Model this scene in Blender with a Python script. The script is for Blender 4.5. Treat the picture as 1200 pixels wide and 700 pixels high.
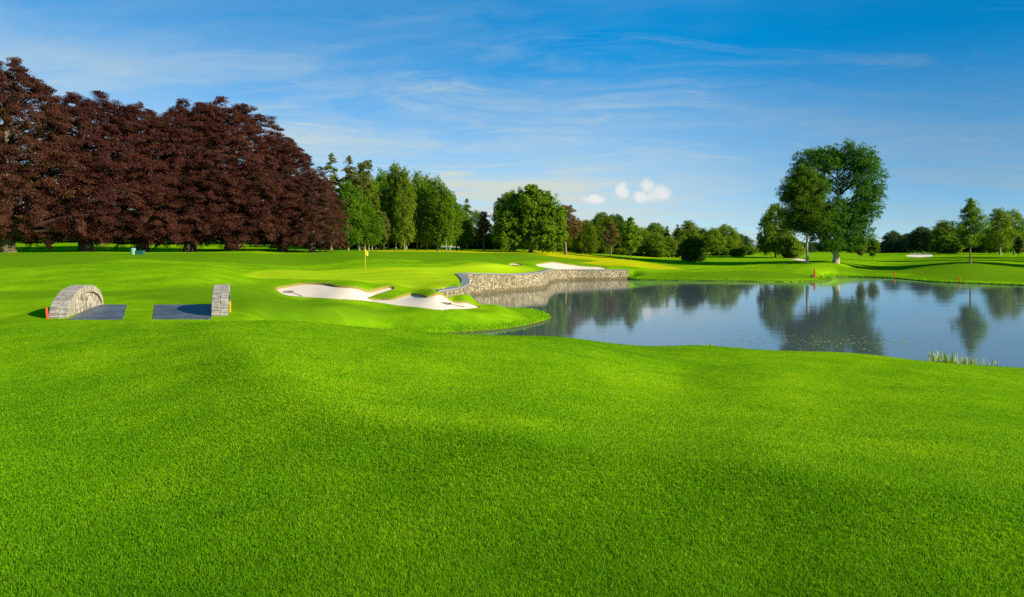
import bpy, bmesh, math, random
import numpy as np
from mathutils import Vector

# ------------------------------------------------------------------ camera, sky, sun, exposure
scene = bpy.context.scene
for o in list(bpy.data.objects):
    bpy.data.objects.remove(o)
F, PX0, PY0, EYE = 850.0, 600.0, 292.0, 5.0      # focal length and horizon of the 1200 px photograph; eye height over the pond

cam_d = bpy.data.cameras.new("camera")
cam = bpy.data.objects.new("camera", cam_d)
scene.collection.objects.link(cam)
cam.location = (0, 0, EYE)
cam.rotation_euler = (math.pi / 2, 0, 0)
cam_d.sensor_fit = 'HORIZONTAL'
cam_d.sensor_width = 36
cam_d.lens = F / 1200 * 36
cam_d.shift_y = -(350 - PY0) / 1200
cam_d.clip_start = 0.1
cam_d.clip_end = 20000
scene.camera = cam

SUN_EL, SUN_AZ = math.radians(25), math.radians(115)     # azimuth clockwise from +Y
sun_dir = Vector((math.sin(SUN_AZ) * math.cos(SUN_EL), math.cos(SUN_AZ) * math.cos(SUN_EL), math.sin(SUN_EL)))
sun_d = bpy.data.lights.new("sun", 'SUN')
sun_d.energy = 4.6
sun_d.angle = math.radians(0.5)
sun_d.color = (1.0, 0.91, 0.76)
sun = bpy.data.objects.new("sun", sun_d)
scene.collection.objects.link(sun)
sun.rotation_euler = (-sun_dir).to_track_quat('-Z', 'Y').to_euler()

scene.view_settings.view_transform = 'Standard'
scene.view_settings.look = 'None'
scene.view_settings.gamma = 1
scene.view_settings.exposure = 1.05
scene.cycles.max_bounces = 6
scene.cycles.transparent_max_bounces = 4
scene.cycles.use_denoising = False


class N:
    """tiny node-graph helper"""
    def __init__(self, tree):
        self.t = tree

    def new(self, kind, **kw):
        n = self.t.nodes.new(kind)
        for k, v in kw.items():
            setattr(n, k, v)
        return n

    def link(self, a, b):
        self.t.links.new(a, b)

    def put(self, sock, v):
        if isinstance(v, bpy.types.NodeSocket):
            self.link(v, sock)
        elif v is not None:
            sock.default_value = v

    def math(self, op, a, b=None, c=None, clamp=False):
        n = self.new('ShaderNodeMath', operation=op, use_clamp=clamp)
        for s, v in zip(n.inputs, (a, b, c)):
            self.put(s, v)
        return n.outputs[0]

    def vmath(self, op, a, b=None):
        n = self.new('ShaderNodeVectorMath', operation=op)
        self.put(n.inputs[0], a)
        if b is not None:
            self.put(n.inputs[1], b)
        return n.outputs[0]

    def mix(self, f, a, b, blend='MIX'):
        n = self.new('ShaderNodeMix', data_type='RGBA', blend_type=blend)
        self.put(n.inputs[0], f)
        self.put(n.inputs[6], a)
        self.put(n.inputs[7], b)
        return n.outputs[2]

    def noise(self, vec, scale, detail=3, rough=0.5, dist=0.0, dims='3D'):
        n = self.new('ShaderNodeTexNoise', noise_dimensions=dims)
        self.put(n.inputs['Vector'], vec)
        n.inputs['Scale'].default_value = scale
        n.inputs['Detail'].default_value = detail
        n.inputs['Roughness'].default_value = rough
        n.inputs['Distortion'].default_value = dist
        return n.outputs[0]

    def ramp(self, fac, stops):
        n = self.new('ShaderNodeValToRGB')
        self.put(n.inputs[0], fac)
        e = n.color_ramp.elements
        while len(e) < len(stops):
            e.new(0.5)
        for el, (p, c) in zip(e, stops):
            el.position = p
            el.color = (*c, 1) if len(c) == 3 else c
        return n.outputs[0]

    def remap(self, v, a, b, c=0.0, d=1.0, smooth=True):
        n = self.new('ShaderNodeMapRange', interpolation_type='SMOOTHSTEP' if smooth else 'LINEAR')
        self.put(n.inputs[0], v)
        for i, x in enumerate((a, b, c, d)):
            n.inputs[i + 1].default_value = x
        return n.outputs[0]

    def attr(self, name):
        return self.new('ShaderNodeAttribute', attribute_name=name).outputs['Fac']


world = bpy.data.worlds.new("World")
scene.world = world
world.use_nodes = True
w = N(world.node_tree)
world.node_tree.nodes.clear()
geo = w.new('ShaderNodeTexCoord').outputs['Generated']
sep = w.new('ShaderNodeSeparateXYZ')
w.link(geo, sep.inputs[0])
dx, dy, dz = sep.outputs
zc = w.math('MAXIMUM', dz, 0.0)
zl = w.math('ADD', w.math('MULTIPLY', zc, 2.6), 0.05)            # the photo's sky deepens fast above the horizon
cmb = w.new('ShaderNodeCombineXYZ')
w.link(dx, cmb.inputs[0]); w.link(dy, cmb.inputs[1]); w.link(zl, cmb.inputs[2])
skyv = w.vmath('NORMALIZE', cmb.outputs[0])
sky = w.new('ShaderNodeTexSky', sky_type='NISHITA')
sky.sun_disc = False
sky.sun_elevation = SUN_EL
sky.sun_rotation = SUN_AZ
sky.air_density = 1.0
sky.dust_density = 0.15
sky.ozone_density = 4.0
w.link(skyv, sky.inputs[0])
hs = w.new('ShaderNodeHueSaturation')
hs.inputs['Saturation'].default_value = 1.42
hs.inputs['Hue'].default_value = 0.487
w.link(sky.outputs[0], hs.inputs['Color'])
skycol = hs.outputs[0]
# high cirrus on a plane far overhead
zden = w.math('ADD', zc, 0.10)
cu = w.math('DIVIDE', dx, zden)
cv = w.math('DIVIDE', dy, zden)
cp = w.new('ShaderNodeCombineXYZ')
w.link(cu, cp.inputs[0]); w.link(cv, cp.inputs[1])
mp = w.new('ShaderNodeMapping')
w.link(cp.outputs[0], mp.inputs[0])
mp.inputs['Rotation'].default_value = (0, 0, math.radians(24))
mp.inputs['Scale'].default_value = (0.34, 1.0, 1.0)
mp.inputs['Location'].default_value = (3.1, 1.7, 0)
warpv = w.new('ShaderNodeTexNoise'); warpv.inputs['Scale'].default_value = 0.55; warpv.inputs['Detail'].default_value = 4
w.link(cp.outputs[0], warpv.inputs['Vector'])
wv = w.vmath('SUBTRACT', warpv.outputs['Color'], (0.5, 0.5, 0.5))
wsc = w.new('ShaderNodeVectorMath', operation='SCALE'); w.link(wv, wsc.inputs[0]); wsc.inputs['Scale'].default_value = 1.3
pv1 = w.vmath('ADD', mp.outputs[0], wsc.outputs[0])
n1 = w.noise(pv1, 0.85, 9, 0.64, 0.5)
mp2 = w.new('ShaderNodeMapping')
w.link(w.vmath('ADD', cp.outputs[0], wsc.outputs[0]), mp2.inputs[0])
mp2.inputs['Rotation'].default_value = (0, 0, math.radians(-28))
mp2.inputs['Scale'].default_value = (0.55, 1.6, 1.0)
mp2.inputs['Location'].default_value = (4.3, 9.2, 0)
n2 = w.noise(mp2.outputs[0], 1.5, 9, 0.66, 0.8)
c1 = w.remap(n1, 0.40, 0.80)
c2 = w.remap(n2, 0.50, 0.86)
cl = w.math('ADD', w.math('MULTIPLY', c1, 0.60), w.math('MULTIPLY', c2, 0.75), clamp=True)
# a pale veil low in the sky, patchy
vn = w.noise(cp.outputs[0], 0.35, 3, 0.5)
veil = w.math('MULTIPLY', w.remap(dz, 0.27, 0.02), w.math('ADD', w.math('MULTIPLY', vn, 0.35), 0.60))
veil = w.math('MULTIPLY', veil, w.remap(dx, 0.05, 0.55, 1.0, 0.62))
veil = w.math('ADD', veil, w.math('MULTIPLY', w.math('MULTIPLY', w.remap(dx, -0.10, -0.55), w.remap(dz, 0.40, 0.12)), w.math('MULTIPLY', vn, 0.42)))
cl = w.math('MULTIPLY', cl, w.remap(dx, 0.08, 0.42, 1.0, 0.45))
cl = w.math('ADD', w.math('MULTIPLY', cl, w.remap(dz, 0.33, 0.15, 0.22, 1.05)), veil, clamp=True)
cloudcol = (2.10, 2.32, 2.14, 1)
col = w.mix(cl, skycol, cloudcol)
# small cumulus heads above the far trees
ay = w.math('MAXIMUM', dy, 0.05)
su = w.math('DIVIDE', dx, ay)
sv = w.math('DIVIDE', dz, ay)
suv = w.new('ShaderNodeCombineXYZ')
w.link(su, suv.inputs[0]); w.link(sv, suv.inputs[1])
cn = w.noise(suv.outputs[0], 40, 8, 0.68, 0.5)
puff = None
for (px, py, a, b) in ((695, 234, 17, 6), (729, 222, 9, 12), (758, 219, 10, 11), (769, 228, 17, 11), (752, 230, 10, 8)):
    e1 = w.math('POWER', w.math('DIVIDE', w.math('SUBTRACT', su, (px - PX0) / F), a / F), 2.0)
    e2 = w.math('POWER', w.math('DIVIDE', w.math('SUBTRACT', sv, (PY0 - py) / F), b / F), 2.0)
    m = w.math('SUBTRACT', 1.0, w.math('ADD', e1, e2))
    puff = m if puff is None else w.math('MAXIMUM', puff, m)
puff = w.math('ADD', puff, w.math('MULTIPLY', w.math('SUBTRACT', cn, 0.5), 3.4))
puff = w.math('MULTIPLY', w.remap(puff, -0.25, 1.1), w.remap(dy, 0.1, 0.3))
col = w.mix(w.math('MULTIPLY', puff, 0.9), col, (2.85, 2.85, 2.85, 1))
dim = w.remap(dx, 0.10, 0.60, 1.0, 0.66)      # the photo's sky is deeper on the sunward side
dmc = w.new('ShaderNodeCombineColor')
for k_ in range(3):
    w.link(dim, dmc.inputs[k_])
col = w.mix(1.0, col, dmc.outputs[0], 'MULTIPLY')
bg = w.new('ShaderNodeBackground')
w.link(col, bg.inputs[0])
bg.inputs[1].default_value = 0.145
wo = w.new('ShaderNodeOutputWorld')
w.link(bg.outputs[0], wo.inputs[0])

# ------------------------------------------------------------------ object helpers
col_root = scene.collection
R = math.radians


def link_mesh(name, me, mat=None, parent=None):
    o = bpy.data.objects.new(name, me)
    col_root.objects.link(o)
    if mat is not None:
        if len(me.materials) == 0:
            me.materials.append(mat)
    if parent is not None:
        o.parent = parent
    return o


def tag(o, label=None, cat=None, group=None, kind=None):
    if label:
        o['label'] = label
    if cat:
        o['category'] = cat
    if group:
        o['group'] = group
    if kind:
        o['kind'] = kind
    return o


def empty(name, loc, rz=0.0):
    o = bpy.data.objects.new(name, None)
    o.empty_display_size = 0.2
    col_root.objects.link(o)
    o.location = loc
    o.rotation_euler = (0, 0, rz)
    return o


def np_mesh(name, verts, faces, smooth=False, tint=None):
    """verts (n,3); faces (m,k) with one k"""
    me = bpy.data.meshes.new(name)
    verts = np.ascontiguousarray(verts, dtype=np.float32)
    faces = np.ascontiguousarray(faces, dtype=np.int32)
    m, k = faces.shape
    me.vertices.add(len(verts))
    me.vertices.foreach_set('co', verts.ravel())
    me.loops.add(m * k)
    me.loops.foreach_set('vertex_index', faces.ravel())
    me.polygons.add(m)
    me.polygons.foreach_set('loop_start', np.arange(0, m * k, k, dtype=np.int32))
    if smooth:
        me.polygons.foreach_set('use_smooth', np.ones(m, dtype=bool))
    if tint is not None:
        a = me.attributes.new('tint', 'FLOAT', 'FACE')
        a.data.foreach_set('value', np.ascontiguousarray(tint, dtype=np.float32))
    me.update(calc_edges=True)
    return me


def bm_mesh(name, bm, smooth=False):
    me = bpy.data.meshes.new(name)
    bmesh.ops.recalc_face_normals(bm, faces=bm.faces)
    bm.to_mesh(me)
    bm.free()
    if smooth:
        for p in me.polygons:
            p.use_smooth = True
    return me


def bm_box(bm, c, s, rot=None, bevel=0.0):
    """box of full size s about c, corners pushed by an optional 3x3 rot"""
    vs = []
    for z in (-.5, .5):
        for y in (-.5, .5):
            for x in (-.5, .5):
                v = Vector((x * s[0], y * s[1], z * s[2]))
                if rot is not None:
                    v = rot @ v
                vs.append(bm.verts.new(v + Vector(c)))
    fs = [bm.faces.new([vs[i] for i in q]) for q in ((0, 1, 3, 2), (4, 6, 7, 5), (0, 4, 5, 1), (2, 3, 7, 6), (0, 2, 6, 4), (1, 5, 7, 3))]
    if bevel:
        es = list({e for f in fs for e in f.edges})
        bmesh.ops.bevel(bm, geom=es, offset=bevel, segments=2, affect='EDGES', profile=0.6)


def bm_tube(bm, pts, rad, n=8, cap=True):
    rings = []
    for i, p in enumerate(pts):
        p = Vector(p)
        a = Vector(pts[max(i - 1, 0)]); b = Vector(pts[min(i + 1, len(pts) - 1)])
        d = (b - a).normalized()
        u = d.orthogonal().normalized(); v = d.cross(u)
        r = rad[i] if hasattr(rad, '__len__') else rad
        rings.append([bm.verts.new(p + u * (r * math.cos(t)) + v * (r * math.sin(t))) for t in [2 * math.pi * k / n for k in range(n)]])
    for A, B in zip(rings, rings[1:]):
        for k in range(n):
            bm.faces.new((A[k], A[(k + 1) % n], B[(k + 1) % n], B[k]))
    if cap:
        bm.faces.new(rings[0][::-1]); bm.faces.new(rings[-1])


def new_mat(name):
    m = bpy.data.materials.new(name)
    m.use_nodes = True
    m.node_tree.nodes.clear()
    return m, N(m.node_tree)


def out(n, sh, disp=None):
    o = n.new('ShaderNodeOutputMaterial')
    n.link(sh, o.inputs['Surface'])


def principled(n, color, rough=0.8, normal=None, spec=0.3, metal=0.0):
    p = n.new('ShaderNodeBsdfPrincipled')
    n.put(p.inputs['Base Color'], color)
    n.put(p.inputs['Roughness'], rough)
    p.inputs['Specular IOR Level'].default_value = spec
    p.inputs['Metallic'].default_value = metal
    if normal is not None:
        n.link(normal, p.inputs['Normal'])
    return p


def bump(n, h, strength, dist):
    b = n.new('ShaderNodeBump')
    b.inputs['Strength'].default_value = strength
    b.inputs['Distance'].default_value = dist
    n.link(h, b.inputs['Height'])
    return b.outputs[0]


def simple_mat(name, c, rough=0.7, var=0.25, scale=6.0, spec=0.3, metal=0.0, bmp=0.0):
    m, n = new_mat(name)
    pos = n.new('ShaderNodeTexCoord').outputs['Object']
    f = n.noise(pos, scale, 4, 0.6)
    a = tuple(x * (1 - var) for x in c) + (1,)
    b = tuple(min(1, x * (1 + var)) for x in c) + (1,)
    colr = n.mix(f, a, b)
    nm = bump(n, n.noise(pos, scale * 5, 3), bmp, 0.02) if bmp else None
    out(n, principled(n, colr, rough, nm, spec, metal).outputs[0])
    return m


# ------------------------------------------------------------------ terrain: heights through surveyed points
def P(px, py, z):                       # a ground point seen at a pixel, at a known height
    y = (EYE - z) * F / (py - PY0)
    return ((px - PX0) / F * y, y, z)


def Q(px, y, z):                        # a ground point at a known distance and height
    return ((px - PX0) / F * y, y, z)


CTRL = [
    # the lawn the camera stands on
    (0, 0.5, 3.38), (-3, 1, 3.40), (3, 1, 3.36),
    P(0, 700, 3.36), P(300, 700, 3.36), P(600, 700, 3.36), P(900, 700, 3.35), P(1200, 700, 3.33),
    P(0, 520, 3.37), P(300, 520, 3.38), P(600, 530, 3.37), P(900, 540, 3.34), P(1200, 560, 3.28),
    P(0, 440, 3.36), P(150, 430, 3.40), P(280, 420, 3.42), P(400, 425, 3.38), P(560, 440, 3.26), P(700, 445, 3.10),
    P(-60, 388, 3.20), P(0, 385, 3.22), P(150, 379, 3.28), P(260, 378.5, 3.26), P(340, 381, 3.10), P(420, 391, 2.85), P(500, 400, 2.48),
    P(650, 406, 2.10), P(820, 411, 1.82), P(1000, 419, 1.58), P(1200, 433, 1.40), P(1300, 442, 1.25),
    P(1200, 475, 2.55), P(1000, 455, 2.65), P(800, 440, 2.75),
    # behind the crest, hidden
    Q(-60, 22, 2.45), Q(60, 23, 2.42), Q(150, 23, 2.40), Q(260, 23.5, 2.35), Q(340, 25, 1.65), Q(400, 28, 0.8), Q(380, 34, 0.9), Q(500, 27, 0.6),
    Q(650, 27.5, 0.35), Q(820, 28, 0.3), Q(1000, 27.5, 0.3), Q(1200, 26.5, 0.3),
    # around the bridge and up to the beeches
    Q(0, 27, 2.25), Q(150, 30, 2.40), Q(60, 30, 2.36), Q(255, 31, 2.40), Q(300, 31, 2.1), Q(0, 34, 2.3), Q(150, 36, 2.44), Q(250, 36, 2.4),
    P(0, 340, 2.75), P(150, 336, 2.8), P(250, 332, 2.85), P(0, 318, 3.5), P(110, 312, 3.75), P(250, 320, 3.3), P(60, 302, 4.25),
    P(160, 305, 4.0), P(250, 303, 4.05), P(330, 300, 4.15), Q(330, 62, 2.95),
    Q(-100, 80, 4.6), Q(0, 80, 4.62), Q(100, 85, 4.64), Q(200, 92, 4.64), Q(300, 98, 4.68), Q(400, 104, 4.72),
    Q(0, 95, 4.5), Q(200, 104, 4.5), Q(380, 114, 4.55),
    Q(-100, 140, 6.0), Q(100, 145, 6.2), Q(300, 160, 6.0),
    # the promontory with the front bunker
    P(340, 366, 1.9), P(320, 352, 2.1), P(400, 377, 1.15), P(400, 362, 1.5), P(440, 384, 0.55), P(500, 380, 0.6),
    P(506, 364, 1.15), P(556, 362, 0.95), P(439, 355, 1.5), P(361, 349, 1.75), P(326, 340, 2.1), P(358, 330, 2.5), P(421, 337, 2.25), P(459, 335, 2.2),
    P(432, 348, 1.62), P(484, 343.5, 1.78), P(530, 352, 1.3), P(560, 357.5, 1.0), P(600, 365, 0.55), P(580, 356, 0.9), P(545, 347.5, 1.55),
    Q(585, 57, 0.5), Q(560, 56, 0.9), Q(520, 49, 1.75),
    # the green above the stone wall
    P(514, 340.5, 2.12), P(540, 336, 2.15), P(546, 330, 2.2), P(538, 320.5, 2.38), P(300, 326, 2.7), P(400, 325, 2.55), P(428, 318, 2.75), P(500, 326, 2.35),
    P(500, 315, 2.85), P(360, 314, 3.05), P(428, 307, 3.55), P(590, 321.3, 2.2), P(626, 319.2, 2.05), P(600, 312, 2.45),
    Q(640, 102, 2.02), Q(668, 118, 1.68), Q(735, 122, 1.55), Q(649, 128, 2.8), Q(637, 120, 2.7), Q(628, 112, 2.45), Q(709, 124, 1.75),
    Q(560, 110, 3.3), Q(500, 100, 3.75), Q(428, 92, 4.15), Q(428, 112, 4.72), Q(560, 135, 4.35), Q(620, 142, 4.3), Q(500, 130, 4.75),
    Q(530, 168, 5.1), Q(530, 180, 5.95), Q(530, 205, 6.5), Q(480, 172, 5.4), Q(430, 170, 5.4), Q(600, 190, 4.8), Q(720, 150, 3.0), Q(700, 190, 4.0),
    # beyond the pond
    Q(770, 124, 1.0), Q(820, 119, 0.75), Q(900, 116, 0.7), Q(945, 124, 0.95), Q(800, 142, 1.75), Q(880, 140, 1.7), Q(800, 175, 2.6),
    Q(760, 210, 3.2), Q(860, 200, 3.4), Q(946, 140, 2.2), Q(980, 142, 2.25), Q(940, 180, 2.8), Q(1000, 137, 1.1), Q(1050, 150, 1.6),
    Q(1060, 132, 0.8), Q(1137, 135, 2.3), Q(1124, 114, 0.5), Q(1200, 120, 1.05), Q(1200, 150, 2.2), Q(1300, 130, 1.2),
    Q(1070, 225, 2.6), Q(1080, 250, 3.3), Q(1000, 250, 2.8), Q(1200, 250, 2.9), Q(1300, 200, 2.6),
    Q(-200, 300, 7.5), Q(300, 300, 6.0), Q(600, 300, 4.9), Q(800, 300, 4.0), Q(1000, 330, 3.2), Q(1300, 330, 3.2),
    Q(-200, 900, 6.0), Q(200, 900, 5.0), Q(600, 900, 4.5), Q(1000, 900, 4.0), Q(1400, 900, 4.0),
    # under the pond
    Q(700, 60, -1), Q(900, 60, -1), Q(1100, 60, -1), Q(700, 95, -0.6), Q(900, 95, -0.8), Q(800, 40, -0.8), Q(1050, 40, -0.8), Q(1200, 80, -0.8), Q(600, 75, -0.5),
]


def warp(x, y):
    r = np.hypot(x, y)
    a = np.clip(np.arctan2(x, y), -0.80, 0.80) * 3.0
    v = np.log(np.clip(r, 2.2, 1200.0))
    return a, v


C = np.array(CTRL, dtype=float)
ca, cv_ = warp(C[:, 0], C[:, 1])


def _phi(d2):
    return 0.5 * d2 * np.log(d2 + 1e-12)


_n = len(C)
_K = _phi((ca[:, None] - ca[None]) ** 2 + (cv_[:, None] - cv_[None]) ** 2) + np.eye(_n) * 4e-4
_Pm = np.stack([np.ones(_n), ca, cv_], 1)
_A = np.block([[_K, _Pm], [_Pm.T, np.zeros((3, 3))]])
_W = np.linalg.solve(_A, np.concatenate([C[:, 2], np.zeros(3)]))


def tps(x, y):
    x = np.atleast_1d(np.asarray(x, float)); y = np.atleast_1d(np.asarray(y, float))
    res = np.empty(x.shape)
    for i in range(0, len(x), 60000):
        a, v = warp(x[i:i + 60000], y[i:i + 60000])
        d2 = (a[:, None] - ca[None]) ** 2 + (v[:, None] - cv_[None]) ** 2
        res[i:i + 60000] = _phi(d2) @ _W[:_n] + _W[_n] + _W[_n + 1] * a + _W[_n + 2] * v
    r = np.hypot(x, y)
    k = np.clip((r - 3) / 60, 0, 1)
    res += k * 0.05 * (np.sin(x * 0.31 + 1.3 * np.sin(y * 0.11)) * np.cos(y * 0.23 + x * 0.07))
    nr_m = r < 40
    if nr_m.any():
        res[nr_m] += ridge(x[nr_m], y[nr_m])
    res += np.clip((r - 2) / 6, 0, 1) * 0.012 * np.sin(x * 1.1 + 0.6 * np.sin(y * 0.9)) * np.cos(y * 0.8 - x * 0.3)
    return res


RIDGE = np.array([((px - 600) / 850 * y, y) for px, y in ((215, 15.5), (250, 12.8), (280, 10.4), (312, 7.9), (362, 6.5), (450, 5.6), (560, 5.15), (690, 4.75), (833, 4.5), (967, 4.2), (1200, 3.85), (1500, 3.5))])


def ridge(x, y):
    """a low swell running away to the left: steeper on its pond side"""
    best = np.full(x.shape, 1e9); sg = np.zeros(x.shape); al = np.zeros(x.shape)
    for k in range(len(RIDGE) - 1):
        (ax, ay), (bx_, by_) = RIDGE[k], RIDGE[k + 1]
        ex, ey = bx_ - ax, by_ - ay
        t = np.clip(((x - ax) * ex + (y - ay) * ey) / (ex * ex + ey * ey), 0, 1)
        d = np.hypot(x - ax - t * ex, y - ay - t * ey)
        m = d < best
        best[m] = d[m]; sg[m] = np.sign(ex * (y - ay) - ey * (x - ax))[m]; al[m] = (k + t[m])
    sd = best * sg                      # positive on the pond side
    sa = np.sqrt(sd * sd + 0.22 ** 2) - 0.22
    h = np.where(sd < 0, np.exp(-sa / 0.95), np.exp(-sa / 1.7))
    return 0.30 * h * np.clip(al / 2.5, 0, 1)


def catmull(pts, sub, closed=True):
    pts = np.asarray(pts, float)
    n = len(pts)
    outp = []
    for i in range(n if closed else n - 1):
        if closed:
            p0, p1, p2, p3 = pts[(i - 1) % n], pts[i], pts[(i + 1) % n], pts[(i + 2) % n]
        else:
            p0, p1, p2, p3 = pts[max(i - 1, 0)], pts[i], pts[i + 1], pts[min(i + 2, n - 1)]
        for k in range(sub):
            t = k / sub
            outp.append(0.5 * ((2 * p1) + (-p0 + p2) * t + (2 * p0 - 5 * p1 + 4 * p2 - p3) * t * t + (-p0 + 3 * p1 - 3 * p2 + p3) * t ** 3))
    if not closed:
        outp.append(pts[-1])
    return np.array(outp)


def S(px, y):
    return ((px - PX0) / F * y, y)


WALL_PY = [(512, 51.0), (531, 53.5), (546, 58.5), (549, 65), (544, 73), (541, 77), (551, 78), (575, 82), (600, 86), (622, 89.6), (637, 92.5), (641.5, 98), (643, 105), (652, 112.5), (668, 116), (700, 118), (736, 120.5)]
SHORE_A = [(448, 42.2), (500, 42.4), (560, 43.8), (600, 45.7), (625, 48.3), (641, 51.2), (643, 53.4), (632, 57.0), (608, 59.6), (582, 60.2), (563, 59.2)]
SHORE_B = [(745, 117.5), (800, 114.5), (860, 112), (925, 110.5), (960, 112.5), (974, 120), (972, 127), (985, 130), (1040, 125), (1075, 115), (1097, 109.5), (1150, 104), (1200, 99), (1300, 90), (1420, 75), (1420, 45),
           (1300, 30), (1200, 28.2), (1000, 29.5), (820, 29.8), (650, 29.3), (560, 31), (490, 34.5), (440, 38.5), (428, 41)]
WALL_TOP = [2.06, 2.07, 2.11, 2.17, 2.29, 2.37, 2.40, 2.22, 2.02, 2.0, 2.15, 2.18, 2.06, 1.84, 1.72, 1.64, 1.50]
wall_line = catmull([S(*p) for p in WALL_PY], 6, closed=False)
loop_pts = catmull([S(*p) for p in SHORE_A + WALL_PY[2:] + SHORE_B], 5)
# straight reuse of the wall run inside the closed loop
_nA, _nW = len(SHORE_A), len(WALL_PY) - 2
seg_wall = np.zeros(len(loop_pts), bool)
seg_wall[_nA * 5:(_nA + _nW - 1) * 5] = True
POND = loop_pts
wtop_seg = np.full(len(loop_pts), 2.0)
wtop_seg[_nA * 5:(_nA + _nW - 1) * 5] = np.interp(np.arange((_nW - 1) * 5) / 5.0, np.arange(_nW), WALL_TOP[2:])


def poly_sd(x, y, poly, closed=True):
    """signed distance (positive outside) and index of the nearest segment"""
    x = np.asarray(x, float); y = np.asarray(y, float)
    best = np.full(x.shape, 1e18); idx = np.zeros(x.shape, int); inside = np.zeros(x.shape, bool)
    n = len(poly)
    for i in range(n):
        ax, ay = poly[i]; bx, by = poly[(i + 1) % n]
        ex, ey = bx - ax, by - ay
        t = np.clip(((x - ax) * ex + (y - ay) * ey) / (ex * ex + ey * ey + 1e-12), 0, 1)
        d = (x - ax - t * ex) ** 2 + (y - ay - t * ey) ** 2
        m = d < best
        best[m] = d[m]; idx[m] = i
        cr = ((ay > y) != (by > y)) & (x < ex * (y - ay) / (ey + 1e-18 * (ey == 0)) + ax)
        inside ^= cr
    d = np.sqrt(best)
    return np.where(inside, -d, d), idx


def smooth(a, b, v):
    t = np.clip((v - a) / (b - a), 0, 1)
    return t * t * (3 - 2 * t)


_p, _q = wall_line[30], wall_line[31]
_pt = (_p + _q) / 2 + np.array([-(_q - _p)[1], (_q - _p)[0]]) / np.linalg.norm(_q - _p) * 0.5
land_probe = 1.0 if poly_sd(np.array([_pt[0]]), np.array([_pt[1]]), POND)[0][0] > 0 else -1.0     # which side of the wall line is land
PAD_C, PAD_DIR, PAD_Z = np.array([-15.4, 30.8]), np.array([-0.335, 0.942]), 2.40


def base_height(x, y):
    z = tps(x, y)
    # level pad the bridge path lies on
    rx, ry = x - PAD_C[0], y - PAD_C[1]
    u = rx * PAD_DIR[0] + ry * PAD_DIR[1]
    v = rx * PAD_DIR[1] - ry * PAD_DIR[0]
    k = smooth(1.6, 0.0, np.maximum(np.abs(u) - 4.2, np.abs(v) - 3.6))
    z = z * (1 - k) + PAD_Z * k
    # the bank drops away in front of the buried end of the wall
    ew = wall_line[:13]
    m = (np.abs(x + 5) < 12) & (np.abs(y - 55) < 12)
    if m.any():
        xm, ym = x[m], y[m]
        best = np.full(xm.shape, 1e9); sg = np.zeros(xm.shape); al = np.zeros(xm.shape)
        for k in range(12):
            (ax, ay), (bx_, by_) = ew[k], ew[k + 1]
            ex, ey = bx_ - ax, by_ - ay
            t = np.clip(((xm - ax) * ex + (ym - ay) * ey) / (ex * ex + ey * ey), 0, 1)
            d = np.hypot(xm - ax - t * ex, ym - ay - t * ey)
            q = d < best
            best[q] = d[q]; sg[q] = (np.sign(ex * (ym - ay) - ey * (xm - ax)) * land_probe)[q]; al[q] = (k + t[q]) / 12
        cap = 2.0 - 0.85 * al + 0.22 * np.maximum(best - 0.3, 0)
        z[m] = np.where((sg < 0) & (best < 5), np.minimum(z[m], cap), z[m])
    lo = POND.min(0) - 12; hi = POND.max(0) + 12
    m = (x > lo[0]) & (x < hi[0]) & (y > lo[1]) & (y < hi[1])
    if m.any():
        sd, ix = poly_sd(x[m], y[m], POND)
        zz = np.maximum(z[m], 0.22)
        nat = np.where(sd > 0, 0.13 + (zz - 0.13) * smooth(-0.6, 3.0, sd), 0.0)
        nat = np.where(sd <= 0.12, -0.9 + 1.03 * smooth(-1.1, 0.12, sd) ** 0.6, nat)
        kb = smooth(5.0, 0.6, sd)
        lz = np.maximum(z[m], 0.9) * (1 - kb) + (wtop_seg[ix] - 0.02) * kb
        wl = np.where(sd > 0.42, lz, np.where(sd < 0.12, -0.9, -0.9 + (lz + 0.9) * np.clip((sd - 0.12) / 0.3, 0, 1)))
        a_, b_ = wall_line[9], wall_line[12]
        side = ((b_[0] - a_[0]) * (y[m] - b_[1]) - (b_[1] - a_[1]) * (x[m] - b_[0])) * np.sign(land_probe)
        ahead = (x[m] - b_[0]) * (b_[0] - a_[0]) + (y[m] - b_[1]) * (b_[1] - a_[1]) < 0
        z[m] = np.where(seg_wall[ix] & ~(ahead & (side < 0)), wl, np.where(ahead & (side >= 0) & (sd < 4) & (np.hypot(x[m] - b_[0], y[m] - b_[1]) < 6) & (sd > 0), np.maximum(z[m], 1.0), nat))
    # no stray water-level ground elsewhere
    z = np.where(m, z, np.maximum(z, 0.4))
    return z


def pick(px, py, zoff=0.0):
    """where the view ray through a pixel of the photograph first meets the ground"""
    ys = np.exp(np.linspace(math.log(3), math.log(700), 6000))
    xs = (px - PX0) / F * ys
    zr = EYE - (py - PY0) / F * ys
    h = base_height(xs, ys) + zoff
    hit = np.nonzero(h >= zr)[0]
    hit = hit[hit > 0]
    i = hit[0] if len(hit) else len(ys) - 1
    return float(xs[i]), float(ys[i]), float(h[i])


def ground(x, y):
    return float(base_height(np.array([x], float), np.array([y], float))[0])


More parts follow.
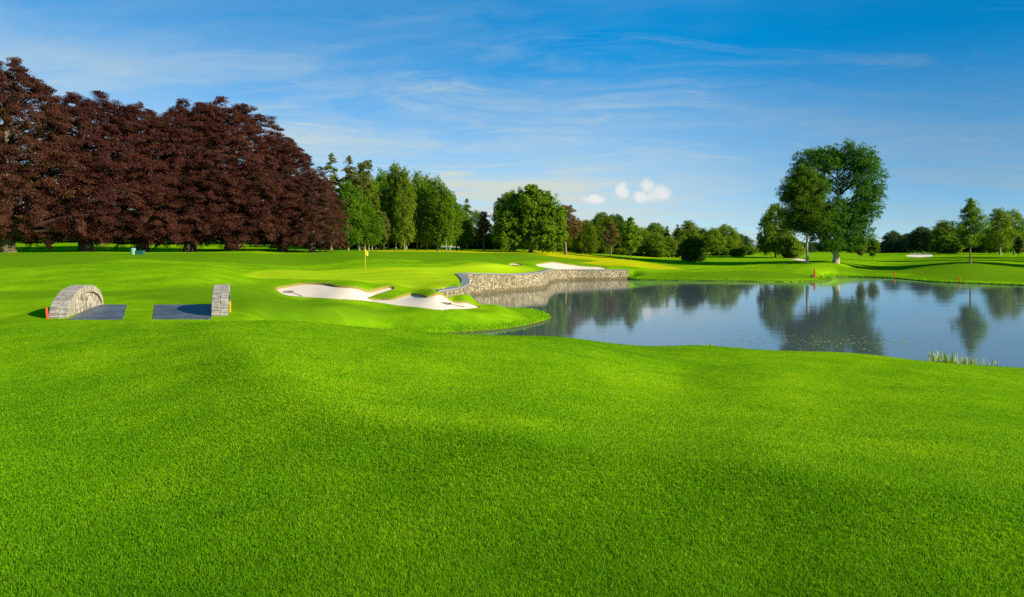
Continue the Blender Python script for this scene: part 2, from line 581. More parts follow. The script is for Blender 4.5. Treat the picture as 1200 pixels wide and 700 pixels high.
BUNKERS = {
    'front': [(325, 336.8), (339, 334), (358.5, 331), (380, 332), (397, 335), (421, 337.6), (447, 336.8), (459, 335.5), (461, 338), (450, 342), (441, 344.5), (431, 348), (445, 350), (460, 349.8), (473, 346), (484, 344), (501, 347.6), (530, 352.6), (561, 358.6),
              (556, 360.8), (527, 362), (506, 362), (473, 358.4), (439, 353.7), (397, 350.6), (361, 348), (335, 345.5), (326, 340.7)],
    'back': [(628, 311), (637.7, 308.2), (649, 306.8), (663, 308.7), (684, 311.5), (703, 312.6), (710, 315), (687, 316.0), (663, 316.0), (645, 314.2)],
    'sliver': [(586, 310.2), (598, 308.8), (610, 309.3), (609, 310.6), (597, 311)],
    'right': [(1062, 299.8), (1072, 297.2), (1090, 297.4), (1093, 300), (1080, 301.6), (1070, 301.2)],
    'mid': [(926, 302.6), (936, 302), (944, 304), (943, 306), (934, 304.8)],
    'wood': [(512, 289.8), (522, 287.4), (541, 287.2), (546, 289.4), (530, 290.6)],
}
BUNKERS.pop('wood')
BK = {}
for k, pts in BUNKERS.items():
    BK[k] = catmull([pick(*p)[:2] for p in pts], 4)
BK['wood'] = catmull([S(512, 172), S(520, 178), S(535, 181), S(546, 179), S(547, 173), S(532, 169)], 4)


def sand_offset(k, x, y):
    p = BK[k]
    t = np.clip((y - p[:, 1].min()) / (np.ptp(p[:, 1]) + 1e-6), 0, 1)
    return 0.05 + 0.11 * t


def height(x, y):
    x = np.atleast_1d(np.asarray(x, float)); y = np.atleast_1d(np.asarray(y, float))
    z = base_height(x, y)
    soil = np.zeros(x.shape)
    for k, p in BK.items():
        lo, hi = p.min(0) - 1, p.max(0) + 1
        m = (x > lo[0]) & (x < hi[0]) & (y > lo[1]) & (y < hi[1])
        if m.any():
            sd, _ = poly_sd(x[m], y[m], p)
            z[m] -= smooth(0.06, -0.25, sd) * (sand_offset(k, x[m], y[m]) + 0.15)
            soil[m] = np.maximum(soil[m], smooth(0.25, -0.05, sd))
    return z, soil


# ---- the ground sheet: a polar grid, dense in front
th = np.concatenate([np.linspace(-180, -44, 40)[:-1], np.linspace(-44, 44, 1000), np.linspace(44, 180, 40)[1:]])
rr = [0.35]
while rr[-1] < 9000:
    r_ = rr[-1]
    if r_ < 12:
        k = 0.022
    elif r_ < 36:
        k = 0.009
    elif r_ < 150:
        k = 0.0050
    elif r_ < 300:
        k = 0.012
    else:
        k = 0.08
    rr.append(r_ * (1 + k))
rr = np.array(rr)
TH, RR = np.meshgrid(np.radians(th), rr)
gx, gy = (RR * np.sin(TH)).ravel(), (RR * np.cos(TH)).ravel()
gz, gsoil = height(gx, gy)
nr, nt = TH.shape
ii = np.arange(nr * nt).reshape(nr, nt)
quads = np.stack([ii[:-1, :-1], ii[:-1, 1:], ii[1:, 1:], ii[1:, :-1]], -1).reshape(-1, 4)[:, ::-1]
g_me = np_mesh('ground', np.stack([gx, gy, gz], 1), quads, smooth=True)


def polymask(pts, soft):
    poly = catmull([pick(*p)[:2] for p in pts], 4)
    lo, hi = poly.min(0) - soft * 3, poly.max(0) + soft * 3
    m = (gx > lo[0]) & (gx < hi[0]) & (gy > lo[1]) & (gy < hi[1])
    r_ = np.zeros(gx.shape)
    if m.any():
        sd, _ = poly_sd(gx[m], gy[m], poly)
        r_[m] = smooth(soft, -soft, sd)
    return r_, poly


GREEN = [(285, 322), (330, 327), (400, 328.5), (460, 333), (515, 339.5), (543, 334), (546, 328), (538, 321.5), (590, 321.8), (625, 319.6), (634, 316), (600, 311.5), (540, 310.5), (480, 313.5), (400, 316), (330, 316)]
FESC1 = [(600, 294.2), (640, 294), (680, 297), (730, 303.5), (775, 310.5), (800, 315.5), (770, 315.5), (715, 311.5), (660, 305), (610, 298.5), (570, 296)]
FESC2 = [(440, 294), (520, 293.4), (600, 294), (600, 296), (520, 295.2), (440, 295.4)]
FESC3 = [(740, 301), (790, 299.6), (830, 300.5), (790, 302.2)]
m_green, poly_green = polymask(GREEN, 0.35)
m_f = np.zeros(gx.shape)
for pts in (FESC1, FESC2, FESC3):
    mm, _p = polymask(pts, 1.2)
    m_f = np.maximum(m_f, mm)
ROUGH1 = [(-60, 297.2), (250, 297), (560, 296.5), (640, 299.5), (700, 306), (610, 306.5), (560, 306), (500, 309.3), (492, 305.5), (440, 303.5), (390, 308), (300, 309.5), (220, 307), (160, 304), (110, 308), (0, 314.5), (-60, 316)]
ROUGH2 = [(-60, 342), (60, 340), (150, 341), (250, 334), (310, 331), (325, 345), (400, 354), (470, 361.5), (560, 363), (560, 366), (430, 374), (330, 374), (290, 366), (150, 349), (0, 352), (-60, 356)]
ROUGH3 = [(740, 317), (830, 318.5), (930, 320), (960, 326), (900, 328), (800, 326.5), (745, 325)]
ROUGH4 = [(990, 313), (1080, 308), (1200, 312), (1260, 316), (1260, 331), (1150, 329), (1100, 327), (1050, 320), (985, 319)]
m_rough = np.zeros(gx.shape)
for pts in (ROUGH1, ROUGH2, ROUGH3, ROUGH4):
    mm, _p = polymask(pts, 0.9)
    m_rough = np.maximum(m_rough, mm)
gmud = np.zeros(gx.shape)
_lo, _hi = POND.min(0) - 2, POND.max(0) + 2
_m = (gx > _lo[0]) & (gx < _hi[0]) & (gy > _lo[1]) & (gy < _hi[1])
_sd, _ix = poly_sd(gx[_m], gy[_m], POND)
gmud[_m] = smooth(0.02, -0.18, _sd)
for nm_, arr in (('rough', m_rough), ('mud', gmud), ('green', m_green), ('fescue', m_f), ('soil', gsoil)):
    at = g_me.attributes.new(nm_, 'FLOAT', 'POINT')
    at.data.foreach_set('value', arr.astype(np.float32))


def lawn_colors(n):
    """shared by the turf sheet and its blades: broad patches of mown grass"""
    g = n.new('ShaderNodeNewGeometry').outputs['Position']
    big = n.noise(g, 0.13, 4, 0.6)
    mid = n.noise(g, 1.1, 4, 0.6)
    f = n.math('ADD', n.math('MULTIPLY', big, 0.6), n.math('MULTIPLY', mid, 0.4))
    return g, n.ramp(f, [(0.34, (0.078, 0.205, 0.003)), (0.52, (0.150, 0.305, 0.003)), (0.68, (0.235, 0.385, 0.004))])


m_ground, n = new_mat('turf')
g, base = lawn_colors(n)
fine = n.noise(g, 9.0, 5, 0.65)
fine2 = n.noise(g, 55.0, 3, 0.6)
v = n.math('ADD', n.math('MULTIPLY', fine, 0.5), n.math('MULTIPLY', fine2, 0.5))
base = n.mix(1.0, base, n.ramp(v, [(0.30, (0.52, 0.55, 0.6)), (0.52, (1, 1, 1)), (0.72, (1.42, 1.34, 1.3))]), 'MULTIPLY')
base = n.mix(n.math('MULTIPLY', n.attr('green'), 0.8), base, n.mix(n.noise(g, 0.6, 3), (0.275, 0.40, 0.006, 1), (0.325, 0.44, 0.008, 1)))
fes = n.mix(n.noise(g, 0.9, 4, 0.65), (0.47, 0.43, 0.004, 1), (0.30, 0.34, 0.004, 1))
base = n.mix(n.math('MULTIPLY', n.attr('fescue'), 0.9), base, fes)
st = n.new('ShaderNodeTexWave', wave_type='BANDS', bands_direction='X', wave_profile='SIN')
st.inputs['Scale'].default_value = 0.085
st.inputs['Distortion'].default_value = 0.6
mps = n.new('ShaderNodeMapping'); n.link(g, mps.inputs[0]); mps.inputs['Rotation'].default_value = (0, 0, R(35))
n.link(mps.outputs[0], st.inputs['Vector'])
far_only = n.remap(n.vmath('LENGTH', g).node.outputs['Value'], 26, 42)
band = n.math('ADD', 0.95, n.math('MULTIPLY', n.math('MULTIPLY', n.remap(st.outputs['Fac'], 0.35, 0.65), far_only), 0.09))
cmbb = n.new('ShaderNodeCombineColor')
for k_ in range(3):
    n.link(band, cmbb.inputs[k_])
base = n.mix(1.0, base, cmbb.outputs[0], 'MULTIPLY')
rg = n.mix(n.noise(g, 3.5, 4, 0.7), (0.060, 0.150, 0.003, 1), (0.115, 0.225, 0.004, 1))
base = n.mix(n.math('MULTIPLY', n.attr('rough'), n.remap(n.noise(g, 0.5, 3), 0.2, 0.5, 0.55, 0.9)), base, rg)
base = n.mix(n.attr('mud'), base, (0.055, 0.045, 0.018, 1))
base = n.mix(n.attr('soil'), base, (0.30, 0.20, 0.05, 1))
hgt = n.math('ADD', n.math('MULTIPLY', n.noise(g, 38.0, 4, 0.7), 0.6), n.math('MULTIPLY', n.noise(g, 6.0, 3, 0.6), 0.9))
bs = n.new('ShaderNodeBump')
bs.inputs['Strength'].default_value = 0.35
bs.inputs['Distance'].default_value = 0.06
n.link(hgt, bs.inputs['Height'])
out(n, principled(n, base, 0.95, bs.outputs[0], 0.0).outputs[0])
ground_o = link_mesh('ground', g_me, m_ground)
tag(ground_o, kind='structure')

# ---- blades of the near lawn: nobody could count them
rng = np.random.default_rng(7)
NB = 1750000
u = rng.random(NB)
r0, r1, pw = 2.3, 27.0, -0.55
br = (r0 ** pw + u * (r1 ** pw - r0 ** pw)) ** (1 / pw)
bt = rng.uniform(-0.86, 0.86, NB)
bx, by = br * np.sin(bt), br * np.cos(bt)
bz, _ = height(bx, by)
keep = bz > 0.2
bx, by, bz, br = bx[keep], by[keep], bz[keep], br[keep]
nb = len(bx)
bh = 0.020 * (br / 4) ** -0.55 * rng.uniform(0.6, 1.35, nb)
bw = 0.0019 * (br / 3) ** 0.80 * rng.uniform(0.7, 1.3, nb)
az = rng.uniform(0, 2 * math.pi, nb)
lean = rng.normal(0, 0.95, nb) * bh
laz = rng.uniform(0, 2 * math.pi, nb)
v0 = np.stack([bx - np.cos(az) * bw, by - np.sin(az) * bw, bz - 0.004], 1)
v1 = np.stack([bx + np.cos(az) * bw, by + np.sin(az) * bw, bz - 0.004], 1)
v2 = np.stack([bx + np.cos(laz) * lean, by + np.sin(laz) * lean, bz + bh], 1)
vv = np.stack([v0, v1, v2], 1).reshape(-1, 3)
tr = np.arange(nb * 3).reshape(-1, 3)
gb_me = np_mesh('grass', vv, tr, tint=rng.random(nb))
e_ = 0.15                              # each blade shades with the lie of the ground it grows from
hx_ = (tps(bx + e_, by) - tps(bx - e_, by)) / (2 * e_)
hy_ = (tps(bx, by + e_) - tps(bx, by - e_)) / (2 * e_)
gna = gb_me.attributes.new('lie', 'FLOAT_VECTOR', 'FACE')
gna.data.foreach_set('vector', np.stack([-hx_, -hy_, np.ones(nb)], 1).astype(np.float32).ravel())
m_blade, n = new_mat('grass_blade')
g, base = lawn_colors(n)
t = n.attr('tint')
base = n.mix(1.0, base, n.ramp(t, [(0.0, (0.56, 0.78, 0.7)), (0.5, (1.20, 1.42, 0.9)), (0.9, (1.70, 1.80, 1.2)), (1.0, (2.3, 1.8, 9.0))]), 'MULTIPLY')
gn = n.new('ShaderNodeNewGeometry').outputs['Normal']
nm = n.vmath('NORMALIZE', n.vmath('ADD', n.vmath('SCALE', gn), n.new('ShaderNodeAttribute', attribute_name='lie').outputs['Vector']))
nm.node.inputs[0].links[0].from_node.inputs[0].links[0].from_node.inputs['Scale'].default_value = 0.40
pb = principled(n, base, 0.7, nm, 0.03)
tl = n.new('ShaderNodeBsdfTranslucent')
n.link(base, tl.inputs[0])
ms = n.new('ShaderNodeMixShader')
ms.inputs[0].default_value = 0.35
n.link(pb.outputs[0], ms.inputs[1]); n.link(tl.outputs[0], ms.inputs[2])
out(n, ms.outputs[0])
grass_o = link_mesh('grass', gb_me, m_blade)
tag(grass_o, 'short mown grass blades covering the near lawn', 'grass', kind='stuff')

# ---- water
m_water, n = new_mat('pond_water')
g = n.new('ShaderNodeNewGeometry').outputs['Position']
mpw = n.new('ShaderNodeMapping')
n.link(g, mpw.inputs[0])
mpw.inputs['Scale'].default_value = (0.55, 1.0, 1.0)
w1 = n.noise(mpw.outputs[0], 3.2, 3, 0.55)
w2 = n.noise(mpw.outputs[0], 0.5, 2, 0.5)
patch = n.remap(n.noise(g, 0.07, 2, 0.5), 0.45, 0.62)
hw = n.math('MULTIPLY', n.math('ADD', n.math('MULTIPLY', w1, 0.25), n.math('MULTIPLY', w2, 0.6)), n.math('ADD', n.math('MULTIPLY', patch, 0.7), 0.4))
nb_ = bump(n, hw, 0.20, 0.05)
pw_ = principled(n, (0.075, 0.098, 0.096, 1), 0.05, nb_, 0.5)
pw_.inputs['IOR'].default_value = 1.333
pw_.inputs['Specular IOR Level'].default_value = 1.0
out(n, pw_.outputs[0])
bm = bmesh.new()
cen = POND.mean(0)
pr = []
for i in range(len(POND)):
    a = POND[i - 1]; b = POND[(i + 1) % len(POND)]
    tg = (b - a) / (np.linalg.norm(b - a) + 1e-9)
    pr.append(POND[i])
ar = 0.5 * sum(POND[i - 1][0] * POND[i][1] - POND[i][0] * POND[i - 1][1] for i in range(len(POND)))
vs = []
for i in range(len(POND)):
    a = POND[i - 1]; b = POND[(i + 1) % len(POND)]
    tg = (b - a) / (np.linalg.norm(b - a) + 1e-9)
    nrm = np.array([tg[1], -tg[0]]) * (1 if ar > 0 else -1)
    p = POND[i] + nrm * 0.10
    vs.append(bm.verts.new((p[0], p[1], 0.0)))
f = bm.faces.new(vs)
if f.normal.z < 0:
    f.normal_flip()
bmesh.ops.triangulate(bm, faces=[f])
me = bpy.data.meshes.new('water')
bmesh.ops.recalc_face_normals(bm, faces=bm.faces)
bm.faces.ensure_lookup_table()
bm.normal_update()
if sum(f.normal.z for f in bm.faces) < 0:
    bmesh.ops.reverse_faces(bm, faces=bm.faces)
bm.to_mesh(me); bm.free()
tag(link_mesh('water', me, m_water), kind='structure')

# ---- bunkers: raked sand sheets in the hollows
m_sand, n = new_mat('bunker_sand')
g = n.new('ShaderNodeNewGeometry').outputs['Position']
cs = n.mix(n.noise(g, 1.3, 4, 0.6), (0.60, 0.49, 0.345, 1), (0.69, 0.58, 0.43, 1))
hs_ = n.math('ADD', n.noise(g, 14.0, 3, 0.6), n.math('MULTIPLY', n.noise(g, 2.0, 2), 1.5))
rk = n.new('ShaderNodeTexWave', wave_type='BANDS', bands_direction='DIAGONAL'); n.link(g, rk.inputs['Vector'])
rk.inputs['Scale'].default_value = 3.2; rk.inputs['Distortion'].default_value = 2.5; rk.inputs['Detail'].default_value = 2; rk.inputs['Detail Scale'].default_value = 0.4
hs_ = n.math('ADD', hs_, n.math('MULTIPLY', rk.outputs['Fac'], 0.5))
cs = n.mix(n.remap(n.noise(g, 0.55, 4, 0.6), 0.5, 0.75, 0, 0.35), cs, (0.50, 0.41, 0.29, 1))
out(n, principled(n, cs, 0.95, bump(n, hs_, 0.16, 0.06), 0.05).outputs[0])


def grid_patch(name, poly, zfun, step, grow=0.0, mat=None):
    """a sheet cut to a plan polygon: grid cells whose centre lies within grow of it"""
    lo, hi = poly.min(0) - 1, poly.max(0) + 1
    xs = np.arange(lo[0], hi[0] + step, step); ys = np.arange(lo[1], hi[1] + step, step)
    X, Y = np.meshgrid(xs, ys)
    sd, _ = poly_sd(X.ravel(), Y.ravel(), poly)
    sd = sd.reshape(X.shape)
    cell = np.minimum(np.minimum(sd[:-1, :-1], sd[1:, :-1]), np.minimum(sd[:-1, 1:], sd[1:, 1:])) < grow
    idx = np.arange(X.size).reshape(X.shape)
    q = np.stack([idx[:-1, :-1], idx[:-1, 1:], idx[1:, 1:], idx[1:, :-1]], -1)[cell]
    used = np.unique(q)
    mp_ = -np.ones(X.size, int); mp_[used] = np.arange(len(used))
    x, y = X.ravel()[used], Y.ravel()[used]
    return np_mesh(name, np.stack([x, y, zfun(x, y)], 1), mp_[q], smooth=True)


for k, p in BK.items():
    step = 0.22 if k in ('front', 'mid', 'sliver') else 0.35
    me = grid_patch('sand_bunker', p, lambda x, y, k=k: base_height(x, y) - sand_offset(k, x, y), step, 0.0)
    tag(link_mesh('sand_bunker', me, m_sand), kind='structure')

# ------------------------------------------------------------------ stone retaining wall of the green
m_rubble, n = new_mat('rubble_stone')
g = n.new('ShaderNodeNewGeometry').outputs['Position']
vo = n.new('ShaderNodeTexVoronoi', feature='F1')
n.link(g, vo.inputs['Vector']); vo.inputs['Scale'].default_value = 4.0
ve = n.new('ShaderNodeTexVoronoi', feature='DISTANCE_TO_EDGE')
n.link(g, ve.inputs['Vector']); ve.inputs['Scale'].default_value = 4.0
sp = n.new('ShaderNodeSeparateColor'); n.link(vo.outputs['Color'], sp.inputs[0])
stone = n.ramp(sp.outputs[0], [(0.0, (0.15, 0.12, 0.06)), (0.35, (0.29, 0.24, 0.13)), (0.7, (0.40, 0.34, 0.195)), (1.0, (0.52, 0.455, 0.29))])
joint = n.remap(ve.outputs['Distance'], 0.0, 0.13)
stone = n.mix(joint, (0.085, 0.072, 0.042, 1), stone)
stone = n.mix(n.remap(n.noise(g, 0.45, 5, 0.65), 0.42, 0.72, 0.0, 0.75), stone, (0.17, 0.135, 0.06, 1))
zz = n.new('ShaderNodeSeparateXYZ'); n.link(g, zz.inputs[0])
wet = n.remap(n.math('ADD', zz.outputs[2], n.math('MULTIPLY', n.noise(g, 1.2, 3), -0.5)), 0.25, -0.05)
stone = n.mix(n.math('MULTIPLY', wet, 0.8), stone, (0.10, 0.085, 0.03, 1))
out(n, principled(n, stone, 0.9, bump(n, joint, 0.8, 0.08), 0.2).outputs[0])
m_coping = simple_mat('coping_stone', (0.17, 0.17, 0.165), 0.85, 0.35, 3.0, bmp=0.3)


def offset_line(line, d):
    res = []
    for i in range(len(line)):
        a = line[max(i - 1, 0)]; b = line[min(i + 1, len(line) - 1)]
        t_ = (b - a) / (np.linalg.norm(b - a) + 1e-9)
        res.append(line[i] + np.array([-t_[1], t_[0]]) * d)
    return np.array(res)


def strip_prism(bm, line, d0, d1, z0, z1):
    """a solid following a plan line between two side offsets; z0, z1 arrays"""
    A, B = offset_line(line, d0), offset_line(line, d1)
    rows = []
    for i in range(len(line)):
        rows.append([bm.verts.new((*A[i], z0[i])), bm.verts.new((*B[i], z0[i])), bm.verts.new((*B[i], z1[i])), bm.verts.new((*A[i], z1[i]))])
    for p, q in zip(rows, rows[1:]):
        for k in range(4):
            bm.faces.new((p[k], p[(k + 1) % 4], q[(k + 1) % 4], q[k]))
    bm.faces.new(rows[0]); bm.faces.new(rows[-1][::-1])


land_side = 1 if poly_sd(np.array([offset_line(wall_line, 0.5)[60][0]]), np.array([offset_line(wall_line, 0.5)[60][1]]), POND)[0][0] > 0 else -1
ztop = np.interp(np.arange(len(wall_line)) / 6.0, np.arange(len(WALL_TOP)), WALL_TOP)
wr = empty('stone_wall', (*wall_line[40], 0))
tag(wr, 'long curved pale rubble stone wall holding up the green above the pond', 'wall')


def local(me, root):
    me.transform(root.matrix_basis.inverted() if root.matrix_basis else None)
    return me


def to_local(me, root):
    """mesh built in world space becomes local to its root"""
    from mathutils import Matrix
    M = Matrix.Translation(root.location) @ root.rotation_euler.to_matrix().to_4x4()
    me.transform(M.inverted())
    return me


bm = bmesh.new()
strip_prism(bm, wall_line, -land_side * 0.06, land_side * 0.50, np.full(len(wall_line), -0.6), ztop - 0.10)
link_mesh('wall_face', to_local(bm_mesh('wall_face', bm), wr), m_rubble, wr)
bm = bmesh.new()
strip_prism(bm, wall_line, -land_side * 0.12, land_side * 0.62, ztop - 0.10, ztop + 0.05)
link_mesh('coping', to_local(bm_mesh('coping', bm), wr), m_coping, wr)

# ------------------------------------------------------------------ the little bridge: two arched parapets, two dark strips
m_voussoir, n = new_mat('parapet_brick')
g = n.new('ShaderNodeTexCoord').outputs['Object']
cc = n.ramp(n.attr('tint'), [(0.0, (0.20, 0.182, 0.148)), (0.5, (0.265, 0.245, 0.203)), (1.0, (0.34, 0.315, 0.262))])
cc = n.mix(n.remap(n.noise(g, 6, 7, 0.75), 0.42, 0.68, 0.0, 0.85), cc, (0.105, 0.10, 0.075, 1))
out(n, principled(n, cc, 0.9, bump(n, n.noise(g, 30, 4), 0.4, 0.02), 0.2).outputs[0])
m_mortar = simple_mat('mortar', (0.40, 0.335, 0.19), 0.95, 0.2, 8)
m_face, n = new_mat('parapet_rubble')
g = n.new('ShaderNodeTexCoord').outputs['Object']
vo = n.new('ShaderNodeTexVoronoi', feature='F1'); n.link(g, vo.inputs['Vector']); vo.inputs['Scale'].default_value = 4.2
ve = n.new('ShaderNodeTexVoronoi', feature='DISTANCE_TO_EDGE'); n.link(g, ve.inputs['Vector']); ve.inputs['Scale'].default_value = 4.2
sp = n.new('ShaderNodeSeparateColor'); n.link(vo.outputs['Color'], sp.inputs[0])
cc = n.ramp(sp.outputs[0], [(0, (0.16, 0.13, 0.075)), (0.5, (0.34, 0.295, 0.20)), (1, (0.50, 0.455, 0.34))])
cc = n.mix(n.remap(ve.outputs['Distance'], 0, 0.07), (0.15, 0.12, 0.08, 1), cc)
out(n, principled(n, cc, 0.9, bump(n, ve.outputs['Distance'], 0.9, 0.1), 0.2).outputs[0])


def parapet(near, far, label, seed):
    rnd = random.Random(seed)
    a, b = Vector((*near, 0)), Vector((*far, 0))
    mid = (a + b) / 2
    d = (b - a)
    L = d.length
    rz = math.atan2(d.y, d.x)
    root = empty('stone_parapet', (mid.x, mid.y, PAD_Z - 0.05), rz)     # local x runs along the wall
    tag(root, label, 'bridge parapet', 'stone parapets of the little bridge')
    Hh, half, th_ = 1.10, L / 2, 0.62
    prof = lambda t: (half * math.cos(t), Hh * math.sin(t) ** 0.92 if math.sin(t) > 0 else 0.0)
    # rubble body
    bm = bmesh.new()
    nseg = 40
    band = 0.27
    for sgn in (1,):
        ring = []
        for i in range(nseg + 1):
            t_ = math.pi * i / nseg
            x = (half - band) * math.cos(t_); z = (Hh - band) * max(math.sin(t_), 0) ** 0.92
            ring.append((bm.verts.new((x, -th_ / 2 + 0.09, z)), bm.verts.new((x, th_ / 2 - 0.09, z))))
        lowa = [(bm.verts.new((v[0].co.x, v[0].co.y, -0.25)), bm.verts.new((v[1].co.x, v[1].co.y, -0.25))) for v in ring]
        for i in range(nseg):
            bm.faces.new((ring[i][0], ring[i + 1][0], lowa[i + 1][0], lowa[i][0]))
            bm.faces.new((ring[i][1], lowa[i][1], lowa[i + 1][1], ring[i + 1][1]))
            bm.faces.new((ring[i][0], ring[i][1], ring[i + 1][1], ring[i + 1][0]))
    link_mesh('rubble_face', bm_mesh('rubble_face', bm), m_face, root)
    # arched coping: mortar core plus two rows of bricks on edge
    bm = bmesh.new()
    rows = []
    for i in range(nseg + 1):
        t_ = math.pi * i / nseg
        xo, zo = prof(t_)
        xi = (half - band) * math.cos(t_); zi = (Hh - band) * max(math.sin(t_), 0) ** 0.92
        xo *= 0.994; zo = max(zo - 0.012, -0.2)
        dn = -0.25 if i in (0, nseg) else 0
        y0, y1 = -th_ / 2 + 0.015, th_ / 2 - 0.015
        rows.append([bm.verts.new(c) for c in ((xo, y0, zo + dn), (xo, y1, zo + dn), (xi, y1, zi + dn), (xi, y0, zi + dn))])
    for p, q in zip(rows, rows[1:]):
        for k in range(4):
            bm.faces.new((p[k], p[(k + 1) % 4], q[(k + 1) % 4], q[k]))
    bm.faces.new(rows[0]); bm.faces.new(rows[-1][::-1])
    core = link_mesh('mortar_bed', bm_mesh('mortar_bed', bm), m_mortar, root)
    bm = bmesh.new()
    tints = []
    # arc-length stations
    ts = np.linspace(0, math.pi, 400)
    pts = np.array([prof(t_) for t_ in ts])
    sl = np.concatenate([[0], np.cumsum(np.hypot(*np.diff(pts, axis=0).T))])
    nst = int(sl[-1] / 0.085)
    for i in range(nst):
        s = (i + 0.5) / nst * sl[-1]
        t_ = np.interp(s, sl, ts)
        x, z = prof(t_)
        x2, z2 = prof(t_ + 0.01); x1, z1 = prof(max(t_ - 0.01, 0.0))
        tg = Vector((x2 - x1, 0, z2 - z1)).normalized()
        nr_ = Vector((0, 1, 0)).cross(tg)
        if nr_.z < 0 or (abs(nr_.z) < 0.1 and nr_.x * x < 0):
            nr_ = -nr_
        from mathutils import Matrix
        M = Matrix((tg, Vector((0, 1, 0)), nr_)).transposed()
        for row in (-1, 1):
            before = len(bm.faces)
            sz = (sl[-1] / nst - 0.011, th_ / 2 - 0.030, band * rnd.uniform(0.96, 1.03))
            c = Vector((x, row * th_ / 4, z)) - nr_ * (band / 2 - rnd.uniform(0.0, 0.02))
            c.y += rnd.uniform(-0.008, 0.008)
            bm_box(bm, c, sz, M, bevel=0.012)
            tints += [rnd.random()] * (len(bm.faces) - before)
    me = bm_mesh('coping_bricks', bm)
    at = me.attributes.new('tint', 'FLOAT', 'FACE')
    at.data.foreach_set('value', np.array(tints, np.float32)[:len(me.polygons)])
    link_mesh('coping_bricks', me, m_voussoir, root)
    return root


def at(px, py, z):
    x, y, _ = P(px, py, z)
    return (x, y)


pl_near, pl_far = at(67.5, 373.2, 2.4), at(113, 357, 2.4)
pr_near, pr_far = at(257.5, 370.5, 2.4), at(262, 356.5, 2.4)
parapet(pl_near, pl_far, 'arched stone parapet showing its rubble side, beside the orange board', 3)
parapet(pr_near, pr_far, 'narrow stone parapet seen end on, right of the dark strips', 5)

m_strip, n = new_mat('rubber_strip')
g = n.new('ShaderNodeNewGeometry').outputs['Position']
cc = n.mix(n.remap(n.noise(g, 1.1, 6, 0.7), 0.35, 0.68), (0.040, 0.047, 0.058, 1), (0.105, 0.115, 0.130, 1))
cc = n.mix(n.remap(n.noise(g, 9.0, 4, 0.7), 0.56, 0.72, 0, 0.5), cc, (0.15, 0.145, 0.12, 1))
out(n, principled(n, cc, 0.55, bump(n, n.noise(g, 60, 3), 0.25, 0.01), 0.5).outputs[0])
for quad in (((80, 374.5), (143.7, 374.5), (148.7, 357), (112, 357)), ((178.7, 374), (247, 373.5), (255, 357), (181, 357))):
    bm = bmesh.new()
    c4 = [np.array(at(px, py, PAD_Z + 0.012)) for px, py in quad]
    rq = random.Random(quad[0][0])
    cs_ = []
    for k in range(4):
        for q in range(22):
            p_ = c4[k] + (c4[(k + 1) % 4] - c4[k]) * (q / 22)
            cs_.append((p_[0] + rq.uniform(-0.010, 0.010), p_[1] + rq.uniform(-0.022, 0.022)))
    for z in (PAD_Z - 0.05, PAD_Z + 0.012):
        pass
    top = [bm.verts.new((*c, PAD_Z + 0.012)) for c in cs_]
    bot = [bm.verts.new((*c, PAD_Z - 0.05)) for c in cs_]
    bm.faces.new(top); bm.faces.new(bot[::-1])
    for k in range(len(top)):
        bm.faces.new((top[k], bot[k], bot[(k + 1) % len(top)], top[(k + 1) % len(top)]))
    tag(link_mesh('path', bm_mesh('path', bm), m_strip), kind='structure')

# ------------------------------------------------------------------ trees
def leaf_mat(name, stops, trans=0.54, spec=0.12, rough=0.55):
    m, n = new_mat(name)
    oi = n.new('ShaderNodeObjectInfo').outputs['Random']
    c = n.ramp(n.attr('tint'), stops)
    hv = n.new('ShaderNodeHueSaturation')
    n.link(c, hv.inputs['Color'])
    n.link(n.remap(oi, 0, 1, 0.86, 1.14, False), hv.inputs['Value'])
    n.link(n.remap(oi, 0, 1, 0.488, 0.508, False), hv.inputs['Hue'])
    c = hv.outputs[0]
    p = principled(n, c, rough, None, spec)
    tl = n.new('ShaderNodeBsdfTranslucent')
    n.link(c, tl.inputs[0])
    ms = n.new('ShaderNodeMixShader')
    ms.inputs[0].default_value = trans
    n.link(p.outputs[0], ms.inputs[1]); n.link(tl.outputs[0], ms.inputs[2])
    out(n, ms.outputs[0])
    return m


L_BEECH = leaf_mat('beech_leaf', [(0, (0.045, 0.015, 0.011)), (0.40, (0.090, 0.030, 0.019)), (0.66, (0.122, 0.046, 0.025)), (0.84, (0.118, 0.070, 0.021)), (1, (0.18, 0.115, 0.034))], 0.42, 0.10)
L_GREEN = leaf_mat('broad_leaf', [(0, (0.058, 0.120, 0.003)), (0.5, (0.125, 0.225, 0.004)), (1, (0.230, 0.325, 0.008))])
L_BRIGHT = leaf_mat('bright_leaf', [(0, (0.050, 0.125, 0.003)), (0.5, (0.095, 0.205, 0.004)), (1, (0.170, 0.290, 0.008))])
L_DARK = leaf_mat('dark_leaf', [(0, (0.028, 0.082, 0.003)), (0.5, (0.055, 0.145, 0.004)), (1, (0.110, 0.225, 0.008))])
L_BIRCH = leaf_mat('birch_leaf', [(0, (0.040, 0.110, 0.004)), (0.5, (0.085, 0.190, 0.006)), (1, (0.155, 0.275, 0.012))])
L_ROUND = leaf_mat('round_tree_leaf', [(0, (0.070, 0.135, 0.004)), (0.5, (0.145, 0.245, 0.006)), (1, (0.245, 0.345, 0.012))])
L_LIME = leaf_mat('lime_leaf', [(0, (0.095, 0.170, 0.006)), (0.5, (0.180, 0.285, 0.010)), (1, (0.29, 0.38, 0.02))])
L_OLIVE = leaf_mat('olive_needle', [(0, (0.075, 0.105, 0.012)), (0.5, (0.155, 0.190, 0.022)), (1, (0.28, 0.28, 0.045))])
L_RUST = leaf_mat('rust_leaf', [(0, (0.105, 0.070, 0.020)), (0.5, (0.195, 0.125, 0.038)), (1, (0.28, 0.22, 0.055))])
